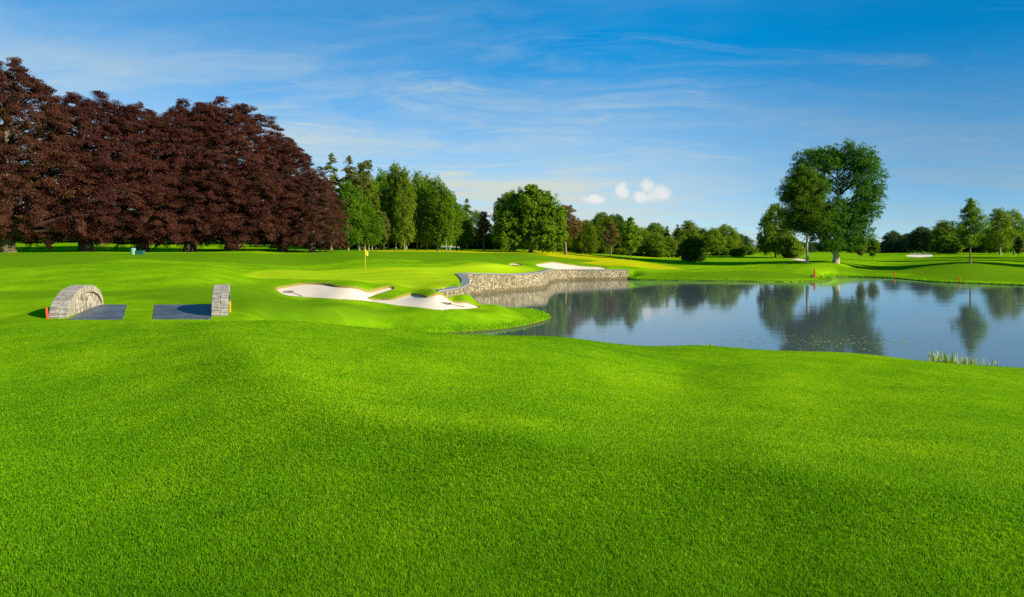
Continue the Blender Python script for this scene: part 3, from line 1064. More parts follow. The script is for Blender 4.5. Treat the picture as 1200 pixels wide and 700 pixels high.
L_HAZED = leaf_mat('hazed_leaf', [(0, (0.030, 0.075, 0.022)), (0.5, (0.058, 0.125, 0.032)), (1, (0.11, 0.19, 0.045))])  # blue of the distant haze put into the leaf colour


def bark(name, a, b):
    m, n = new_mat(name)
    g = n.new('ShaderNodeTexCoord').outputs['Object']
    mp_ = n.new('ShaderNodeMapping'); n.link(g, mp_.inputs[0]); mp_.inputs['Scale'].default_value = (5, 5, 1.2)
    f = n.noise(mp_.outputs[0], 2.0, 5, 0.65)
    out(n, principled(n, n.ramp(f, [(0.3, a), (0.65, b)]), 0.9, bump(n, f, 0.6, 0.06), 0.15).outputs[0])
    return m


B_GREY = bark('grey_bark', (0.12, 0.10, 0.055), (0.30, 0.25, 0.15))
B_BROWN = bark('brown_bark', (0.09, 0.06, 0.03), (0.24, 0.16, 0.075))
B_PALE = bark('pale_bark', (0.20, 0.155, 0.09), (0.46, 0.39, 0.26))
B_DARK = bark('dark_bark', (0.035, 0.027, 0.018), (0.09, 0.07, 0.045))


class Geo:
    def __init__(self):
        self.v, self.f, self.n, self.m = [], [], 0, []

    def tube(self, pts, rad, k=7):
        pts = np.asarray(pts, float); rad = np.asarray(rad, float)
        m = len(pts)
        d = np.gradient(pts, axis=0)
        d /= np.linalg.norm(d, axis=1, keepdims=True) + 1e-9
        ref = np.where(np.abs(d[:, 2:3]) > 0.9, np.array([[1., 0, 0]]), np.array([[0, 0, 1.]]))
        if np.abs(d[:, 2]).mean() > 0.7:
            ref = np.tile(np.array([[1., 0, 0]]), (m, 1))
        else:
            ref = np.tile(np.array([[0.05, 0.02, 1.]]), (m, 1))
        u = np.cross(d, ref); u /= np.linalg.norm(u, axis=1, keepdims=True) + 1e-9
        v = np.cross(d, u)
        a = np.linspace(0, 2 * math.pi, k, endpoint=False)
        ring = pts[:, None] + rad[:, None, None] * (u[:, None] * np.cos(a)[None, :, None] + v[:, None] * np.sin(a)[None, :, None])
        idx = self.n + np.arange(m * k).reshape(m, k)
        q = np.stack([idx[:-1], np.roll(idx[:-1], -1, 1), np.roll(idx[1:], -1, 1), idx[1:]], -1).reshape(-1, 4)
        self.v.append(ring.reshape(-1, 3)); self.f.append(q); self.n += m * k
        self.m.append(np.full(len(q), 0 if len(self.m) == 0 else 1, np.int32))

    def mesh(self, name):
        me = np_mesh(name, np.concatenate(self.v), np.concatenate(self.f), smooth=True)
        self.mi = np.concatenate(self.m)
        me.polygons.foreach_set('material_index', self.mi)
        return me


def unit(a):
    return a / (np.linalg.norm(a, axis=-1, keepdims=True) + 1e-9)


def leaf_quads(rng, c, nrm, size, aspect=0.55, jit=0.7):
    """rhombic leaf cards at points c facing about nrm"""
    n_ = len(c)
    nn = unit(nrm + rng.normal(0, jit, (n_, 3)))
    r_ = unit(rng.normal(0, 1, (n_, 3)))
    u = unit(np.cross(nn, r_)); v = np.cross(nn, u)
    s = size * rng.uniform(0.65, 1.35, (n_, 1))
    a, b = u * s * 0.5, v * s * 0.5 * aspect
    bend = nn * s * 0.12
    vv = np.stack([c - a - bend, c + b, c + a - bend, c - b], 1).reshape(-1, 3)
    return vv, np.arange(n_ * 4).reshape(-1, 4)


def crown_mesh(name, rng, cl_c, cl_n, cl_s, per, leaf, aspect=0.55, jit=0.7, tint_bias=None, axis=None, stretch=1.0, taper=0.62):
    """clumps (centre, facing, (wide, thick)) filled with leaves"""
    k = len(cl_c)
    cnt = np.maximum(3, (per * rng.uniform(0.6, 1.4, k))).astype(int)
    ix = np.repeat(np.arange(k), cnt)
    m = len(ix)
    loc = rng.normal(0, 1, (m, 3))
    rad = np.linalg.norm(loc, axis=1, keepdims=True)
    loc = loc / rad * np.minimum(rad, 2.1) ** 0.8
    n0 = unit(cl_n)[ix]
    up = loc - n0 * (loc * n0).sum(1, keepdims=True)
    al = n0 * (loc * n0).sum(1, keepdims=True)
    pos = cl_c[ix] + up * cl_s[ix, 0:1] * 0.55 + al * cl_s[ix, 1:2] * 0.55
    if axis is not None:                # twigs run outwards: longer along the axis, thinning to the tip
        ax = unit(axis)[ix]
        q = rng.random((m, 1)) ** 0.8
        pos = cl_c[ix] + (pos - cl_c[ix]) * (1.0 - taper * q) + ax * (q - 0.35) * cl_s[ix, 0:1] * stretch
    vv, ff = leaf_quads(rng, pos, n0 * 0.8 + unit(loc) * 0.35, leaf, aspect, jit)
    ct = rng.uniform(0.0, 1.0, k)
    if tint_bias is not None:
        ct = np.clip(ct * 0.55 + tint_bias, 0, 1)
    tint = np.clip(ct[ix] * 0.55 + rng.uniform(0, 0.45, m), 0, 1)
    return np_mesh(name, vv, ff, tint=tint)


def bez(a, b, lift, n_=6):
    a, b = np.asarray(a, float), np.asarray(b, float)
    c = (a + b) / 2 + np.array([0, 0, lift])
    t = np.linspace(0, 1, n_)[:, None]
    return (1 - t) ** 2 * a + 2 * t * (1 - t) * c + t * t * b


def lobed(seed, lobes, trunk, tr, per=46, leaf=0.38, clump=0.85, flat=0.55, dens=1.0, jit=0.7, aspect=0.55, hang=0.0, upb=0.25, inner=0.12, limb=0.32, stretch=1.5, rise=-0.05):
    """a broadleaf tree from its big foliage masses. lobes: (x,y,z,r,rz); trunk: polyline; tr: radii"""
    rng = np.random.default_rng(seed)
    lobes = np.asarray(lobes, float)
    G = Geo()
    trunk = np.asarray(trunk, float)
    t_ = np.linspace(0, 1, len(trunk)); tt = np.linspace(0, 1, 14)
    tp = np.stack([np.interp(tt, t_, trunk[:, i]) for i in range(3)], 1)
    tp[1:-1, :2] += rng.normal(0, tr[0] * 0.12, (12, 2))
    trd = np.interp(tt, np.linspace(0, 1, len(tr)), tr)
    trd[0] *= 1.35
    tp0 = tp.copy(); tp0[0, 2] -= 0.3
    G.tube(tp0, trd, 9)
    C_, Nn, Ss, Ax = [], [], [], []
    for (x, y, z, r, rz) in lobes:
        c = np.array([x, y, z])
        hd = math.hypot(x - np.interp(z, tp[:, 2], tp[:, 0]), y - np.interp(z, tp[:, 2], tp[:, 1]))
        zs = np.clip(z - 0.35 * rz - 0.55 * hd, tp[2, 2], tp[-1, 2] * 0.97)
        st = np.array([np.interp(zs, tp[:, 2], tp[:, 0]), np.interp(zs, tp[:, 2], tp[:, 1]), zs])
        r0 = max(0.03, np.interp(zs, tp[:, 2], trd) * 0.55)
        r0 = min(r0, tr[0] * limb)
        G.tube(bez(st, c + np.array([0, 0, rz * 0.3]), hd * 0.08), np.linspace(r0, r0 * 0.25, 6), 6)
        area = 4 * math.pi * r * (r + 2 * rz) / 3
        k = max(8, int(area / (clump * clump) * 1.25 * dens))
        d = unit(rng.normal(0, 1, (k, 3)) + np.array([0, 0, upb]))
        rad = rng.uniform(0.62, 1.12, k) * np.where(rng.random(k) < inner, 0.55, 1.0)
        cc_ = c + d * rad[:, None] * np.array([r, r, rz])
        # drop what sits deep inside another lobe
        ok = np.ones(k, bool)
        for (x2, y2, z2, r2, rz2) in lobes:
            if (x2, y2, z2) != (x, y, z):
                e = (((cc_ - [x2, y2, z2]) / [r2, r2, rz2]) ** 2).sum(1)
                ok &= (e > 0.5) | (rng.random(k) < 0.18)
        cc_, d = cc_[ok], d[ok]
        for j in range(0, len(cc_), 5):
            r1 = max(r0 * 0.28, 0.018)
            G.tube(bez(c + rng.normal(0, 0.1 * r, 3), cc_[j], 0.1 * r, 4), np.linspace(r1, r1 * 0.4, 4), 4)
        n0 = unit(d * np.array([1, 1, 0.6]) + np.array([0, 0, 0.55]))
        if hang:
            cc_[:, 2] -= hang * rng.random(len(cc_)) * (1 - np.abs(d[:, 2]))
        s = clump * rng.uniform(0.7, 1.35, len(cc_))
        C_.append(cc_); Nn.append(n0); Ss.append(np.stack([s, s * flat], 1))
        Ax.append(d + rng.normal(0, 0.35, d.shape) + np.array([0, 0, rise]))
    C_, Nn, Ss = np.concatenate(C_), np.concatenate(Nn), np.concatenate(Ss)
    cr = crown_mesh('crown', rng, C_, Nn, Ss, per, leaf, aspect, jit, None, np.concatenate(Ax), stretch)
    return G.mesh('trunk'), cr


def auto_lobes(seed, H, Rm, base, prof, n_=16, rl=(0.30, 0.46), squash=0.85):
    rng = np.random.default_rng(seed + 900)
    res = [(0, 0, H - Rm * 0.32 * prof(0.95) - 0.25 * Rm * 0.5, Rm * 0.30, Rm * 0.30)]
    ga = 2.399
    for i in range(n_):
        t = (i + 0.5) / n_
        z = base + (H - base) * (t * 0.88 + 0.04)
        R_ = Rm * prof(t)
        r = Rm * rng.uniform(*rl) * (0.55 + 0.45 * prof(t))
        a = i * ga + rng.normal(0, 0.4)
        q = max(R_ - r * 0.85, 0) * rng.uniform(0.8, 1.08)
        z = min(z, H - r * squash)
        res.append((q * math.cos(a), q * math.sin(a), z, r, r * squash))
    return res


def whorl_tree(seed, H, Rm, base, prof, tiers, tr, droop=0.25, per=34, leaf=0.34, clump=0.55, flat=0.4, nb=6, jit=0.6, aspect=0.45, rise=0.0, gap=0.12, lean=0.0):
    """trees whose branches stand in tiers on one leader: spruce, pine, birch"""
    rng = np.random.default_rng(seed)
    G = Geo()
    tz = np.linspace(-0.3, H, 12)
    tp = np.stack([rng.normal(0, tr * 0.18, 12) + lean * (tz / H) ** 2, rng.normal(0, tr * 0.18, 12), tz], 1)
    tp[:2, :2] *= 0.2
    trd = tr * (1.0 - 0.93 * (np.clip(tz, 0, H) / H) ** 0.9); trd[0] *= 1.3
    G.tube(tp, trd, 8)
    C_, Nn, Ss = [], [], []
    for i in range(tiers):
        t = (i + rng.uniform(0.1, 0.9)) / tiers
        z = base + (H - base) * t
        x0, y0 = np.interp(z, tz, tp[:, 0]), np.interp(z, tz, tp[:, 1])
        for j in range(nb if t < 0.85 else max(3, nb - 2)):
            if rng.random() < gap:
                continue
            a = rng.uniform(0, 2 * math.pi)
            Lb = Rm * prof(t) * rng.uniform(0.65, 1.12)
            if Lb < 0.15:
                continue
            ks = np.linspace(0, 1, 6)
            bx_ = x0 + np.cos(a) * Lb * ks; by_ = y0 + np.sin(a) * Lb * ks
            bz_ = z + Lb * (rise * ks - droop * ks ** 2)
            pts = np.stack([bx_, by_, bz_], 1)
            rb = max(0.02, 0.028 * Lb)
            G.tube(pts, np.linspace(rb, rb * 0.3, 6), 5)
            k = max(2, int(Lb / (clump * 0.55)))
            s = rng.uniform(0.25, 1.02, k)
            c = np.stack([np.interp(s, ks, bx_), np.interp(s, ks, by_), np.interp(s, ks, bz_)], 1)
            c += rng.normal(0, 0.22 * clump + 0.07 * Lb, (k, 3)) * np.array([1, 1, 0.5])
            C_.append(c)
            o_ = np.array([math.cos(a), math.sin(a), 0]) * (0.35 + droop)
            Nn.append(np.tile(o_ + np.array([0, 0, 1.0]), (k, 1)))
            ss = clump * rng.uniform(0.7, 1.3, k) * (0.6 + 0.4 * min(1, Lb / Rm + 0.3))
            Ss.append(np.stack([ss, ss * flat], 1))
    top = np.stack([np.full(5, tp[-1, 0]), np.full(5, tp[-1, 1]), H - np.linspace(0, 0.8, 5) * clump], 1)
    C_.append(top); Nn.append(np.tile([[0., 0, 1]], (5, 1))); Ss.append(np.tile([[clump * 0.45, clump * 0.4]], (5, 1)))
    cr = crown_mesh('crown', rng, np.concatenate(C_), np.concatenate(Nn), np.concatenate(Ss), per, leaf, aspect, jit)
    return G.mesh('trunk'), cr


def beech(seed, H=20.0, Rm=9.0):
    """broad copper beech: tiers of flat drooping sprays from the ground up"""
    rng = np.random.default_rng(seed)
    G = Geo()
    tz = np.linspace(-0.3, H * 0.8, 10)
    tp = np.stack([rng.normal(0, 0.12, 10), rng.normal(0, 0.12, 10), tz], 1)
    G.tube(tp, 0.78 * (1 - 0.85 * np.clip(tz, 0, None) / (H * 0.8)) * np.where(tz < 0.2, 1.3, 1.0), 10)
    prof = lambda t: np.interp(t, [0, 0.12, 0.35, 0.6, 0.8, 0.92, 1.0], [0.86, 0.97, 1.0, 0.86, 0.62, 0.40, 0.12])
    ph = rng.uniform(0, 6.28, 8)
    C_, Nn, Ss, Tb, Ax = [], [], [], [], []
    K = 1500
    for i in range(K):
        t = rng.random() ** 0.92
        a = rng.uniform(0, 2 * math.pi)
        lump = 1 + 0.12 * math.sin(3 * a + ph[0] + 5 * t) + 0.10 * math.sin(5 * a + ph[1] - 9 * t) + 0.07 * math.sin(9 * a + ph[2] + 17 * t)
        q = rng.uniform(0.80, 1.04) if rng.random() < 0.74 else rng.uniform(0.4, 0.8)
        rad = Rm * prof(t) * lump * q
        z = 1.7 + (H - 2.0) * t * (0.97 + 0.05 * math.sin(2 * a + ph[3]) + 0.03 * math.sin(5 * a + ph[4]))
        o = np.array([math.cos(a), math.sin(a), 0])
        c = o * rad + np.array([0, 0, z])
        s = rng.uniform(0.55, 1.15) * (0.80 + 0.30 * (1 - t))
        tilt = rng.uniform(0.1, 0.6) * (1.0 if t < 0.8 else 0.2)
        n0 = o * tilt + np.array([0, 0, 1.0]) + rng.normal(0, 0.22, 3)
        C_.append(c); Nn.append(n0); Ss.append((s, s * rng.uniform(0.22, 0.44)))
        Ax.append(o + np.array([0, 0, -0.25 if t < 0.75 else 0.15]) + rng.normal(0, 0.3, 3))
        Tb.append((0.42 if (q < 0.8) else 0.12) + 0.22 * (rng.random() < 0.14) * (t < 0.7))
        if i % 9 == 0:
            zs = max(1.5, min(z - rad * 0.25, H * 0.74))
            r0 = 0.05 + 0.012 * rad
            G.tube(bez((0, 0, zs), c - np.array([0, 0, 0.1]), rad * 0.12, 6), np.linspace(r0 * 1.5, 0.025, 6), 5)
        if t < 0.2 and rng.random() < 0.28:        # hanging skirts
            C_.append(c + np.array([0, 0, -0.9]) + o * 0.3); Nn.append(o * 0.9 + np.array([0, 0, 0.6])); Ss.append((s * 0.8, s * 0.25)); Tb.append(0.15); Ax.append(o + np.array([0, 0, -0.9]))
    cr = crown_mesh('crown', rng, np.array(C_), np.array(Nn), np.array(Ss), 160, 0.175, 0.5, 0.6, np.array(Tb), np.array(Ax), 1.0, 0.3)
    return G.mesh('trunk'), cr


dome = lambda t: math.sqrt(max(0.02, 1 - (abs(t - 0.40) / 0.62) ** 2.2))
egg = lambda t: max(0.12, math.sin(math.pi * min(1, t * 0.92 + 0.10)) ** 0.75 * (1.05 - 0.35 * t))
tallp = lambda t: max(0.2, math.sin(math.pi * min(0.97, 0.18 + 0.78 * t)) ** 0.6)
cone = lambda t: max(0.05, (1 - t) ** 0.8)
spire = lambda t: max(0.06, (1 - t) ** 0.62 * (0.55 + 0.45 * min(1, t * 5 + 0.2)))

LIB = {}


def lib(key, H, Rm, meshes, leafm, barkm):
    t, c = meshes
    t.materials.append(barkm); t.materials.append(B_DARK); c.materials.append(leafm)
    LIB[key] = (t, c, H, Rm)


B_BEECH = bark('beech_bark', (0.05, 0.042, 0.024), (0.17, 0.14, 0.07))
for i in range(3):
    lib('beech%d' % i, 20, 9, beech(31 + i), L_BEECH, B_BEECH)
for i in range(3):
    lib('round%d' % i, 15, 6, lobed(50 + i, auto_lobes(50 + i, 15, 6, 0.9, dome, 30, (0.24, 0.40)), [(0, 0, 0), (0.1, 0, 5), (0, 0.1, 12.5)], (0.34, 0.26, 0.06), per=26, leaf=0.34, clump=0.85, dens=0.8), L_GREEN, B_DARK)
for i in range(4):
    lib('tall%d' % i, 18, 4.2, lobed(70 + i, auto_lobes(70 + i, 18, 4.2, 3.4 - i * 0.6, tallp, 30, (0.26, 0.42)), [(0, 0, 0), (0.15, 0, 8), (0, 0.1, 16.5)], (0.25, 0.19, 0.05), per=24, leaf=0.34, clump=0.80, dens=0.72, stretch=1.9), L_GREEN, B_GREY)
for i in range(2):
    lib('spruce%d' % i, 18, 3.2, whorl_tree(90 + i, 18, 3.2, 4.0, spire, 26, 0.24, 0.34, per=20, leaf=0.30, clump=0.5, gap=0.30), L_OLIVE, B_BROWN)
for i in range(2):
    lib('pine%d' % i, 14, 3.6, lobed(110 + i, auto_lobes(110 + i, 14, 3.6, 4.5, egg, 13, (0.26, 0.42), 0.5), [(0, 0, 0), (0.2, 0, 7), (0, 0, 13)], (0.24, 0.18, 0.05), per=34, leaf=0.36, clump=0.75, flat=0.4, dens=0.8), L_RUST, B_BROWN)
for i in range(2):
    lib('slim%d' % i, 9, 2.2, whorl_tree(130 + i, 9, 2.2, 1.6, egg, 20, 0.10, 0.02, per=30, leaf=0.34, clump=0.55, nb=6, rise=0.5, flat=0.7), L_LIME, B_BROWN)
for i in range(2):
    lib('bush%d' % i, 4, 3.0, lobed(150 + i, auto_lobes(150 + i, 4, 3.0, 0.5, dome, 14, (0.34, 0.5), 0.7), [(0, 0, 0), (0, 0, 1.5), (0, 0, 3)], (0.12, 0.1, 0.04), per=46, leaf=0.34, clump=0.7), L_DARK, B_DARK)


def place(key, name, px, y, top, label, width=None, mat=None, cat='tree', group=None, rz=None, base=None, barkm=None):
    """stand a tree of the library at distance y, its top at the height seen"""
    t, c, H, Rm = LIB[key]
    x = (px - PX0) / F * y
    z = ground(x, y) if base is None else base
    ztop = EYE + (PY0 - top) * y / F
    hh = max(ztop - z, 1.0)
    sz = hh / H
    sx = (width / 2 * y / F) / Rm if width else sz
    rnd = random.Random(int(px * 13 + y * 7))
    o = empty(name, (x, y, z - 0.02), rnd.uniform(0, 6.28) if rz is None else rz)
    o.scale = (sx, sx, sz)
    tag(o, label, cat, group)
    to = link_mesh('trunk', t, None, o)
    co = link_mesh('crown', c, None, o)
    if mat is not None:
        co.material_slots[0].link = 'OBJECT'; co.material_slots[0].material = mat
    if barkm is not None:
        to.material_slots[0].link = 'OBJECT'; to.material_slots[0].material = barkm
    return o


GB = 'copper beeches along the left of the course'
for i, (px, y, top, wd, lab) in enumerate([
    (8, 86, 74, 185, 'tallest copper beech, cut by the left edge of the photo'),
    (100, 93, 110, 165, 'copper beech with the pale trunk left of the small green bin'),
    (166, 97, 126, 150, 'copper beech behind the small green bin'),
    (224, 101, 121, 150, 'round topped copper beech right of the green bin, fourth in the row'),
    (272, 104, 120, 165, 'broad copper beech that makes the right hand peak of the row'),
    (330, 106, 160, 112, 'lower copper beech with drooping right shoulder, second from the right end'),
    (366, 104, 203, 78, 'smallest copper beech at the right end of the row, beside bright green trees'),
    (-95, 84, 70, 190, None),
]):
    if lab is None:
        lab = 'copper beech standing left of the photo edge'
    place('beech%d' % (i % 3), 'copper_beech', px, y, top, lab, wd, group=GB)

# the wood in the middle
T = [
    ('spruce0', 'spruce_tree', 388, 128, 180, 'thin spiky olive conifer, leftmost spire above the bright green trees', 46, None),
    ('spruce1', 'spruce_tree', 409, 130, 183, 'thin spiky olive conifer, second spire from the beeches', 46, None),
    ('pine0', 'pine_tree', 427, 126, 194, 'ragged olive pine with bare limbs right of the two spires', 44, L_OLIVE),
    ('tall3', 'broadleaf_tree', 408, 112, 214, 'bright green leafy tree beside the last copper beech', 40, L_BRIGHT),
    ('tall2', 'broadleaf_tree', 432, 116, 243, 'low bright green tree in front of the ragged pine', 34, L_BRIGHT),
    ('tall0', 'broadleaf_tree', 447, 134, 202, 'tall narrow green tree left of the highest one in the middle wood', 30, L_GREEN),
    ('tall1', 'broadleaf_tree', 464, 128, 193, 'highest tall green tree of the middle wood, bare pale lower trunk', 35, L_GREEN),
    ('tall2', 'broadleaf_tree', 489, 131, 203, 'tall dark green tree just right of the highest in the middle wood', 33, L_GREEN),
    ('tall3', 'broadleaf_tree', 513, 129, 210, 'tall green tree at the right shoulder of the middle wood', 34, L_GREEN),
    ('tall0', 'broadleaf_tree', 527, 136, 226, 'shorter green tree stepping down at the right end of the middle wood', 30, L_GREEN),
    ('tall2', 'broadleaf_tree', 476, 148, 212, 'shaded green tree standing deeper in the middle wood', 40, L_GREEN),
    ('tall1', 'broadleaf_tree', 501, 150, 216, 'second shaded green tree deeper in the middle wood, left of the bunker gap', 40, L_GREEN),
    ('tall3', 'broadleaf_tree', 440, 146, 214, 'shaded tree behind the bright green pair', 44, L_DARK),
    ('tall1', 'broadleaf_tree', 535, 152, 240, 'low green tree at the foot of the middle wood, left of the pointed conifer', 30, L_GREEN),
    ('tall2', 'broadleaf_tree', 455, 140, 206, 'narrow green tree tucked between the ragged pine and the highest tree', 34, L_GREEN),
    ('tall3', 'broadleaf_tree', 500, 138, 208, 'narrow green tree filling the middle wood skyline before its right shoulder', 34, L_GREEN),
    ('tall0', 'broadleaf_tree', 420, 140, 204, 'tall green tree behind the bright green pair of trees', 40, L_GREEN),
    ('tall3', 'broadleaf_tree', 474, 126, 199, 'slender green tree in the front of the middle wood, right beside the highest one', 27, L_LIME),
    ('tall0', 'broadleaf_tree', 436, 127, 212, 'slender light green tree in the front of the middle wood, right of the bright pair', 27, L_LIME),
    ('tall2', 'broadleaf_tree', 523, 128, 222, 'slender green tree in front of the right shoulder of the middle wood', 24, L_GREEN),
    ('tall1', 'broadleaf_tree', 421, 115, 226, 'bright green leafy tree between the two bright green ones', 34, L_BRIGHT),
    ('slim0', 'young_tree', 450, 119, 250, 'small slender tree with thin pale trunk at the edge of the middle wood', 14, L_OLIVE),
    ('spruce1', 'spruce_tree', 547, 160, 233, 'conifer with a small pointed top between the wood and the round tree', 28, L_GREEN),
    ('tall2', 'broadleaf_tree', 541, 150, 250, 'green tree below the small pointed conifer', 28, L_GREEN),
    ('pine1', 'pine_tree', 567, 146, 250, 'reddish brown thin pine left of the big round tree', 24, L_RUST),
    ('tall3', 'broadleaf_tree', 558, 168, 248, 'green tree behind the reddish brown thin pine', 28, L_GREEN),
    ('round0', 'broadleaf_tree', 598, 160, 225, 'dome shaped green tree, left half of the big round pair', 48, L_ROUND),
    ('slim1', 'young_tree', 590, 140, 272, 'little light green tree in front of the dome shaped tree', 12, L_LIME),
    ('pine1', 'pine_tree', 663, 152, 243, 'brown and green pine right of the big round tree', 48, L_RUST),
    ('tall1', 'broadleaf_tree', 652, 165, 246, 'green tree between the big round tree and the brown pine', 26, L_GREEN),
    ('round1', 'broadleaf_tree', 686, 165, 259, 'low round green tree right of the brown pine', 32, L_GREEN),
    ('round2', 'broadleaf_tree', 705, 178, 250, 'taller green tree, first peak right of the brown pine', 38, L_GREEN),
    ('round0', 'broadleaf_tree', 719, 190, 252, 'dark green tree, second peak right of the brown pine', 40, L_DARK),
    ('pine0', 'pine_tree', 716, 168, 263, 'rusty leaved tree below the two green peaks', 26, L_RUST),
    ('slim0', 'young_tree', 739, 150, 256, 'slender light green tree standing alone in front of the far wood', 26, L_LIME),
    ('tall3', 'broadleaf_tree', 753, 190, 268, 'olive green tree right of the slender light green one', 26, L_LIME),
    ('round2', 'broadleaf_tree', 768, 215, 262, 'dark rounded tree rising behind the far wood edge', 34, L_GREEN),
    ('tall0', 'broadleaf_tree', 769, 185, 273, 'light olive tree below the dark rounded one', 24, L_LIME),
    ('spruce0', 'spruce_tree', 782, 210, 265, 'narrow dark conifer left of the light green peak', 18, L_DARK),
    ('spruce1', 'spruce_tree', 794, 212, 263, 'narrow dark conifer next to the light green peak', 18, L_DARK),
    ('tall1', 'broadleaf_tree', 808, 205, 259, 'light green tree peaking behind the round dark bush', 30, L_LIME),
    ('tall2', 'broadleaf_tree', 785, 186, 278, 'low olive tree left of the round dark bush', 22, L_LIME),
    ('tall0', 'broadleaf_tree', 836, 200, 268, 'pale green tree right of the round dark bush', 26, L_LIME),
    ('round1', 'broadleaf_tree', 850, 205, 264, 'pale green rounded tree, highest between the bush and the lone group', 32, L_LIME),
    ('tall3', 'broadleaf_tree', 864, 210, 277, 'thin olive tree right of the pale rounded one', 18, L_OLIVE),
    ('spruce0', 'spruce_tree', 875, 212, 277, 'dark reddish conifer at the right end of the far wood', 18, L_DARK),
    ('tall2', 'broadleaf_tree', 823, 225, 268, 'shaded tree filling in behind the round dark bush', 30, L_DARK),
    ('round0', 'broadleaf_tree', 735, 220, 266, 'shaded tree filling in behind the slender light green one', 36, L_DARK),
    # around the lone group and on the right
    ('round2', 'broadleaf_tree', 909, 178, 240, 'spreading green tree left of the white trunked birch', 40, L_GREEN),
    ('bush1', 'shrub', 925, 172, 279, 'loose light green shrub beside the spreading tree', 28, L_LIME),
    ('slim1', 'young_tree', 1009, 175, 276, 'olive sapling right of the big poplar, left of two', 13, L_OLIVE),
    ('slim0', 'young_tree', 1023, 178, 280, 'green sapling right of the big poplar, right of two', 15, L_GREEN),
    ('round1', 'broadleaf_tree', 1047, 300, 271, 'dark bluish rounded tree beyond the far right bunker, left end', 26, L_HAZED),
    ('round0', 'broadleaf_tree', 1080, 300, 266, 'dark bluish tree above the far right bunker', 30, L_HAZED),
    ('tall2', 'broadleaf_tree', 1106, 290, 259, 'broad green tree rising right of the far right bunker', 34, L_GREEN),
    ('bush0', 'shrub', 1111, 262, 278, 'round green bush right of the far right bunker', 26, L_GREEN),
    ('slim1', 'young_tree', 1094, 262, 281, 'small cone shaped light green tree by the far right bunker', 10, L_LIME),
    ('slim0', 'young_tree', 1123, 258, 282, 'small light green tree right of the round bush', 13, L_LIME),
    ('tall1', 'broadleaf_tree', 1172, 240, 245, 'pale leaning tree with long bare limbs behind the young tree, at right', 34, L_LIME),
    ('tall3', 'broadleaf_tree', 1188, 244, 247, 'pale crowned tree at the right edge of the photo', 30, L_LIME),
    ('slim0', 'young_tree', 1194, 205, 278, 'thin sapling near the right edge of the photo', 12, L_OLIVE),
    ('round2', 'broadleaf_tree', 1160, 300, 268, 'dark green tree behind the young tree', 40, L_DARK),
]
for (key, nm_, px, y, top, lab, wd, mt) in T:
    if key.startswith('bush'):
        place(key, nm_, px, y, top, lab, wd, mt, 'shrub')
    else:
        place(key, nm_, px, y, top, lab, wd, mt, 'tree', None, barkm=B_PALE if 'pale leaning' in lab else None)
for px, y, top, lab in ((1285, 152, 196, 'unseen tall green tree added for its shadow on the right bank, nearest the frame'), (1345, 128, 170, 'unseen tall green tree added for its shadow on the right bank, closest to the pond'),
                        (1275, 192, 214, 'unseen tall green tree added for its shadow, far back beyond the right edge'), (1330, 168, 190, 'unseen tall green tree added for its shadow, between the others beyond the right edge')):
    place('round1', 'broadleaf_tree', px, y, top, lab, 70, L_GREEN)  # out of view, added to throw long shadows over the right bank
place('bush0', 'shrub', 811, 160, 280, 'round dark green bush standing alone on the far fairway', 31, L_DARK, 'shrub')

FW = random.Random(77)
for i in range(26):
    px = 645 + i * 9.2 + FW.uniform(-3, 3)
    skyl = np.interp(px, [645, 690, 720, 760, 800, 840, 880], [256, 262, 263, 271, 270, 276, 284])
    place(FW.choice(['tall0', 'tall1', 'tall2', 'tall3', 'slim0']), 'broadleaf_tree', px, FW.uniform(200, 225), skyl + FW.uniform(-2, 7), 'one of the green trees massed behind the front row of the far wood', FW.uniform(20, 30),
          FW.choice([L_GREEN, L_ROUND, L_LIME]), 'tree', 'trees massed in the far wood')
for i in range(16):
    px = 650 + i * 15 + FW.uniform(-5, 5)
    if 795 < px < 828:
        continue
    place('bush%d' % (i % 2), 'shrub', px, FW.uniform(183, 196), 291 + FW.uniform(-4, 2), 'leafy shrub along the foot of the far wood', FW.uniform(18, 26), FW.choice([L_GREEN, L_LIME, L_ROUND]), 'shrub', 'shrubs at the foot of the far wood')
for i in range(14):
    px = 1035 + i * 13 + FW.uniform(-4, 4)
    place(FW.choice(['round0', 'round1', 'tall2', 'tall0']), 'broadleaf_tree', px, FW.uniform(305, 325), np.interp(px, [1035, 1060, 1100, 1200], [280, 277, 270, 268]) + FW.uniform(-3, 6), 'one of the bluish green trees massed beyond the far right bunker', FW.uniform(22, 34),
          L_HAZED, 'tree', 'trees massed beyond the far right bunker', base=2.8)
# understorey shrubs in the middle wood
rnd = random.Random(4)
for i in range(18):
    px = 400 + i * 10.5 + rnd.uniform(-4, 4)
    if 512 < px < 548:
        continue
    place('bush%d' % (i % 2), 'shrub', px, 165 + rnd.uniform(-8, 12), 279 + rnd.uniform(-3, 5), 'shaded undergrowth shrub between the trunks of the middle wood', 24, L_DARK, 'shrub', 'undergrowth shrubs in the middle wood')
for i in range(15):
    px = -20 + i * 30 + rnd.uniform(-6, 6)
    place('bush%d' % (i % 2), 'shrub', px, 150 + rnd.uniform(-8, 12), 276 + rnd.uniform(-2, 4), 'dark shrub in the hedge line behind the copper beech trunks', 44, L_DARK, 'shrub', 'shrubs behind the copper beeches')

# the horizon trees: a long far row, all alike
for i in range(74):
    px = -60 + i * 18 + rnd.uniform(-7, 7)
    y = rnd.uniform(330, 430)
    lowr = 281 if px > 870 else 276
    top = lowr + rnd.uniform(-5, 4)
    key = rnd.choice(['round0', 'round1', 'round2', 'tall0', 'tall3'])
    place(key, 'distant_tree', px, y, top, 'bluish green tree in the distant row along the horizon', rnd.uniform(26, 36), L_HAZED, 'tree', 'distant trees along the horizon', base=2.5 if px > 500 else None)

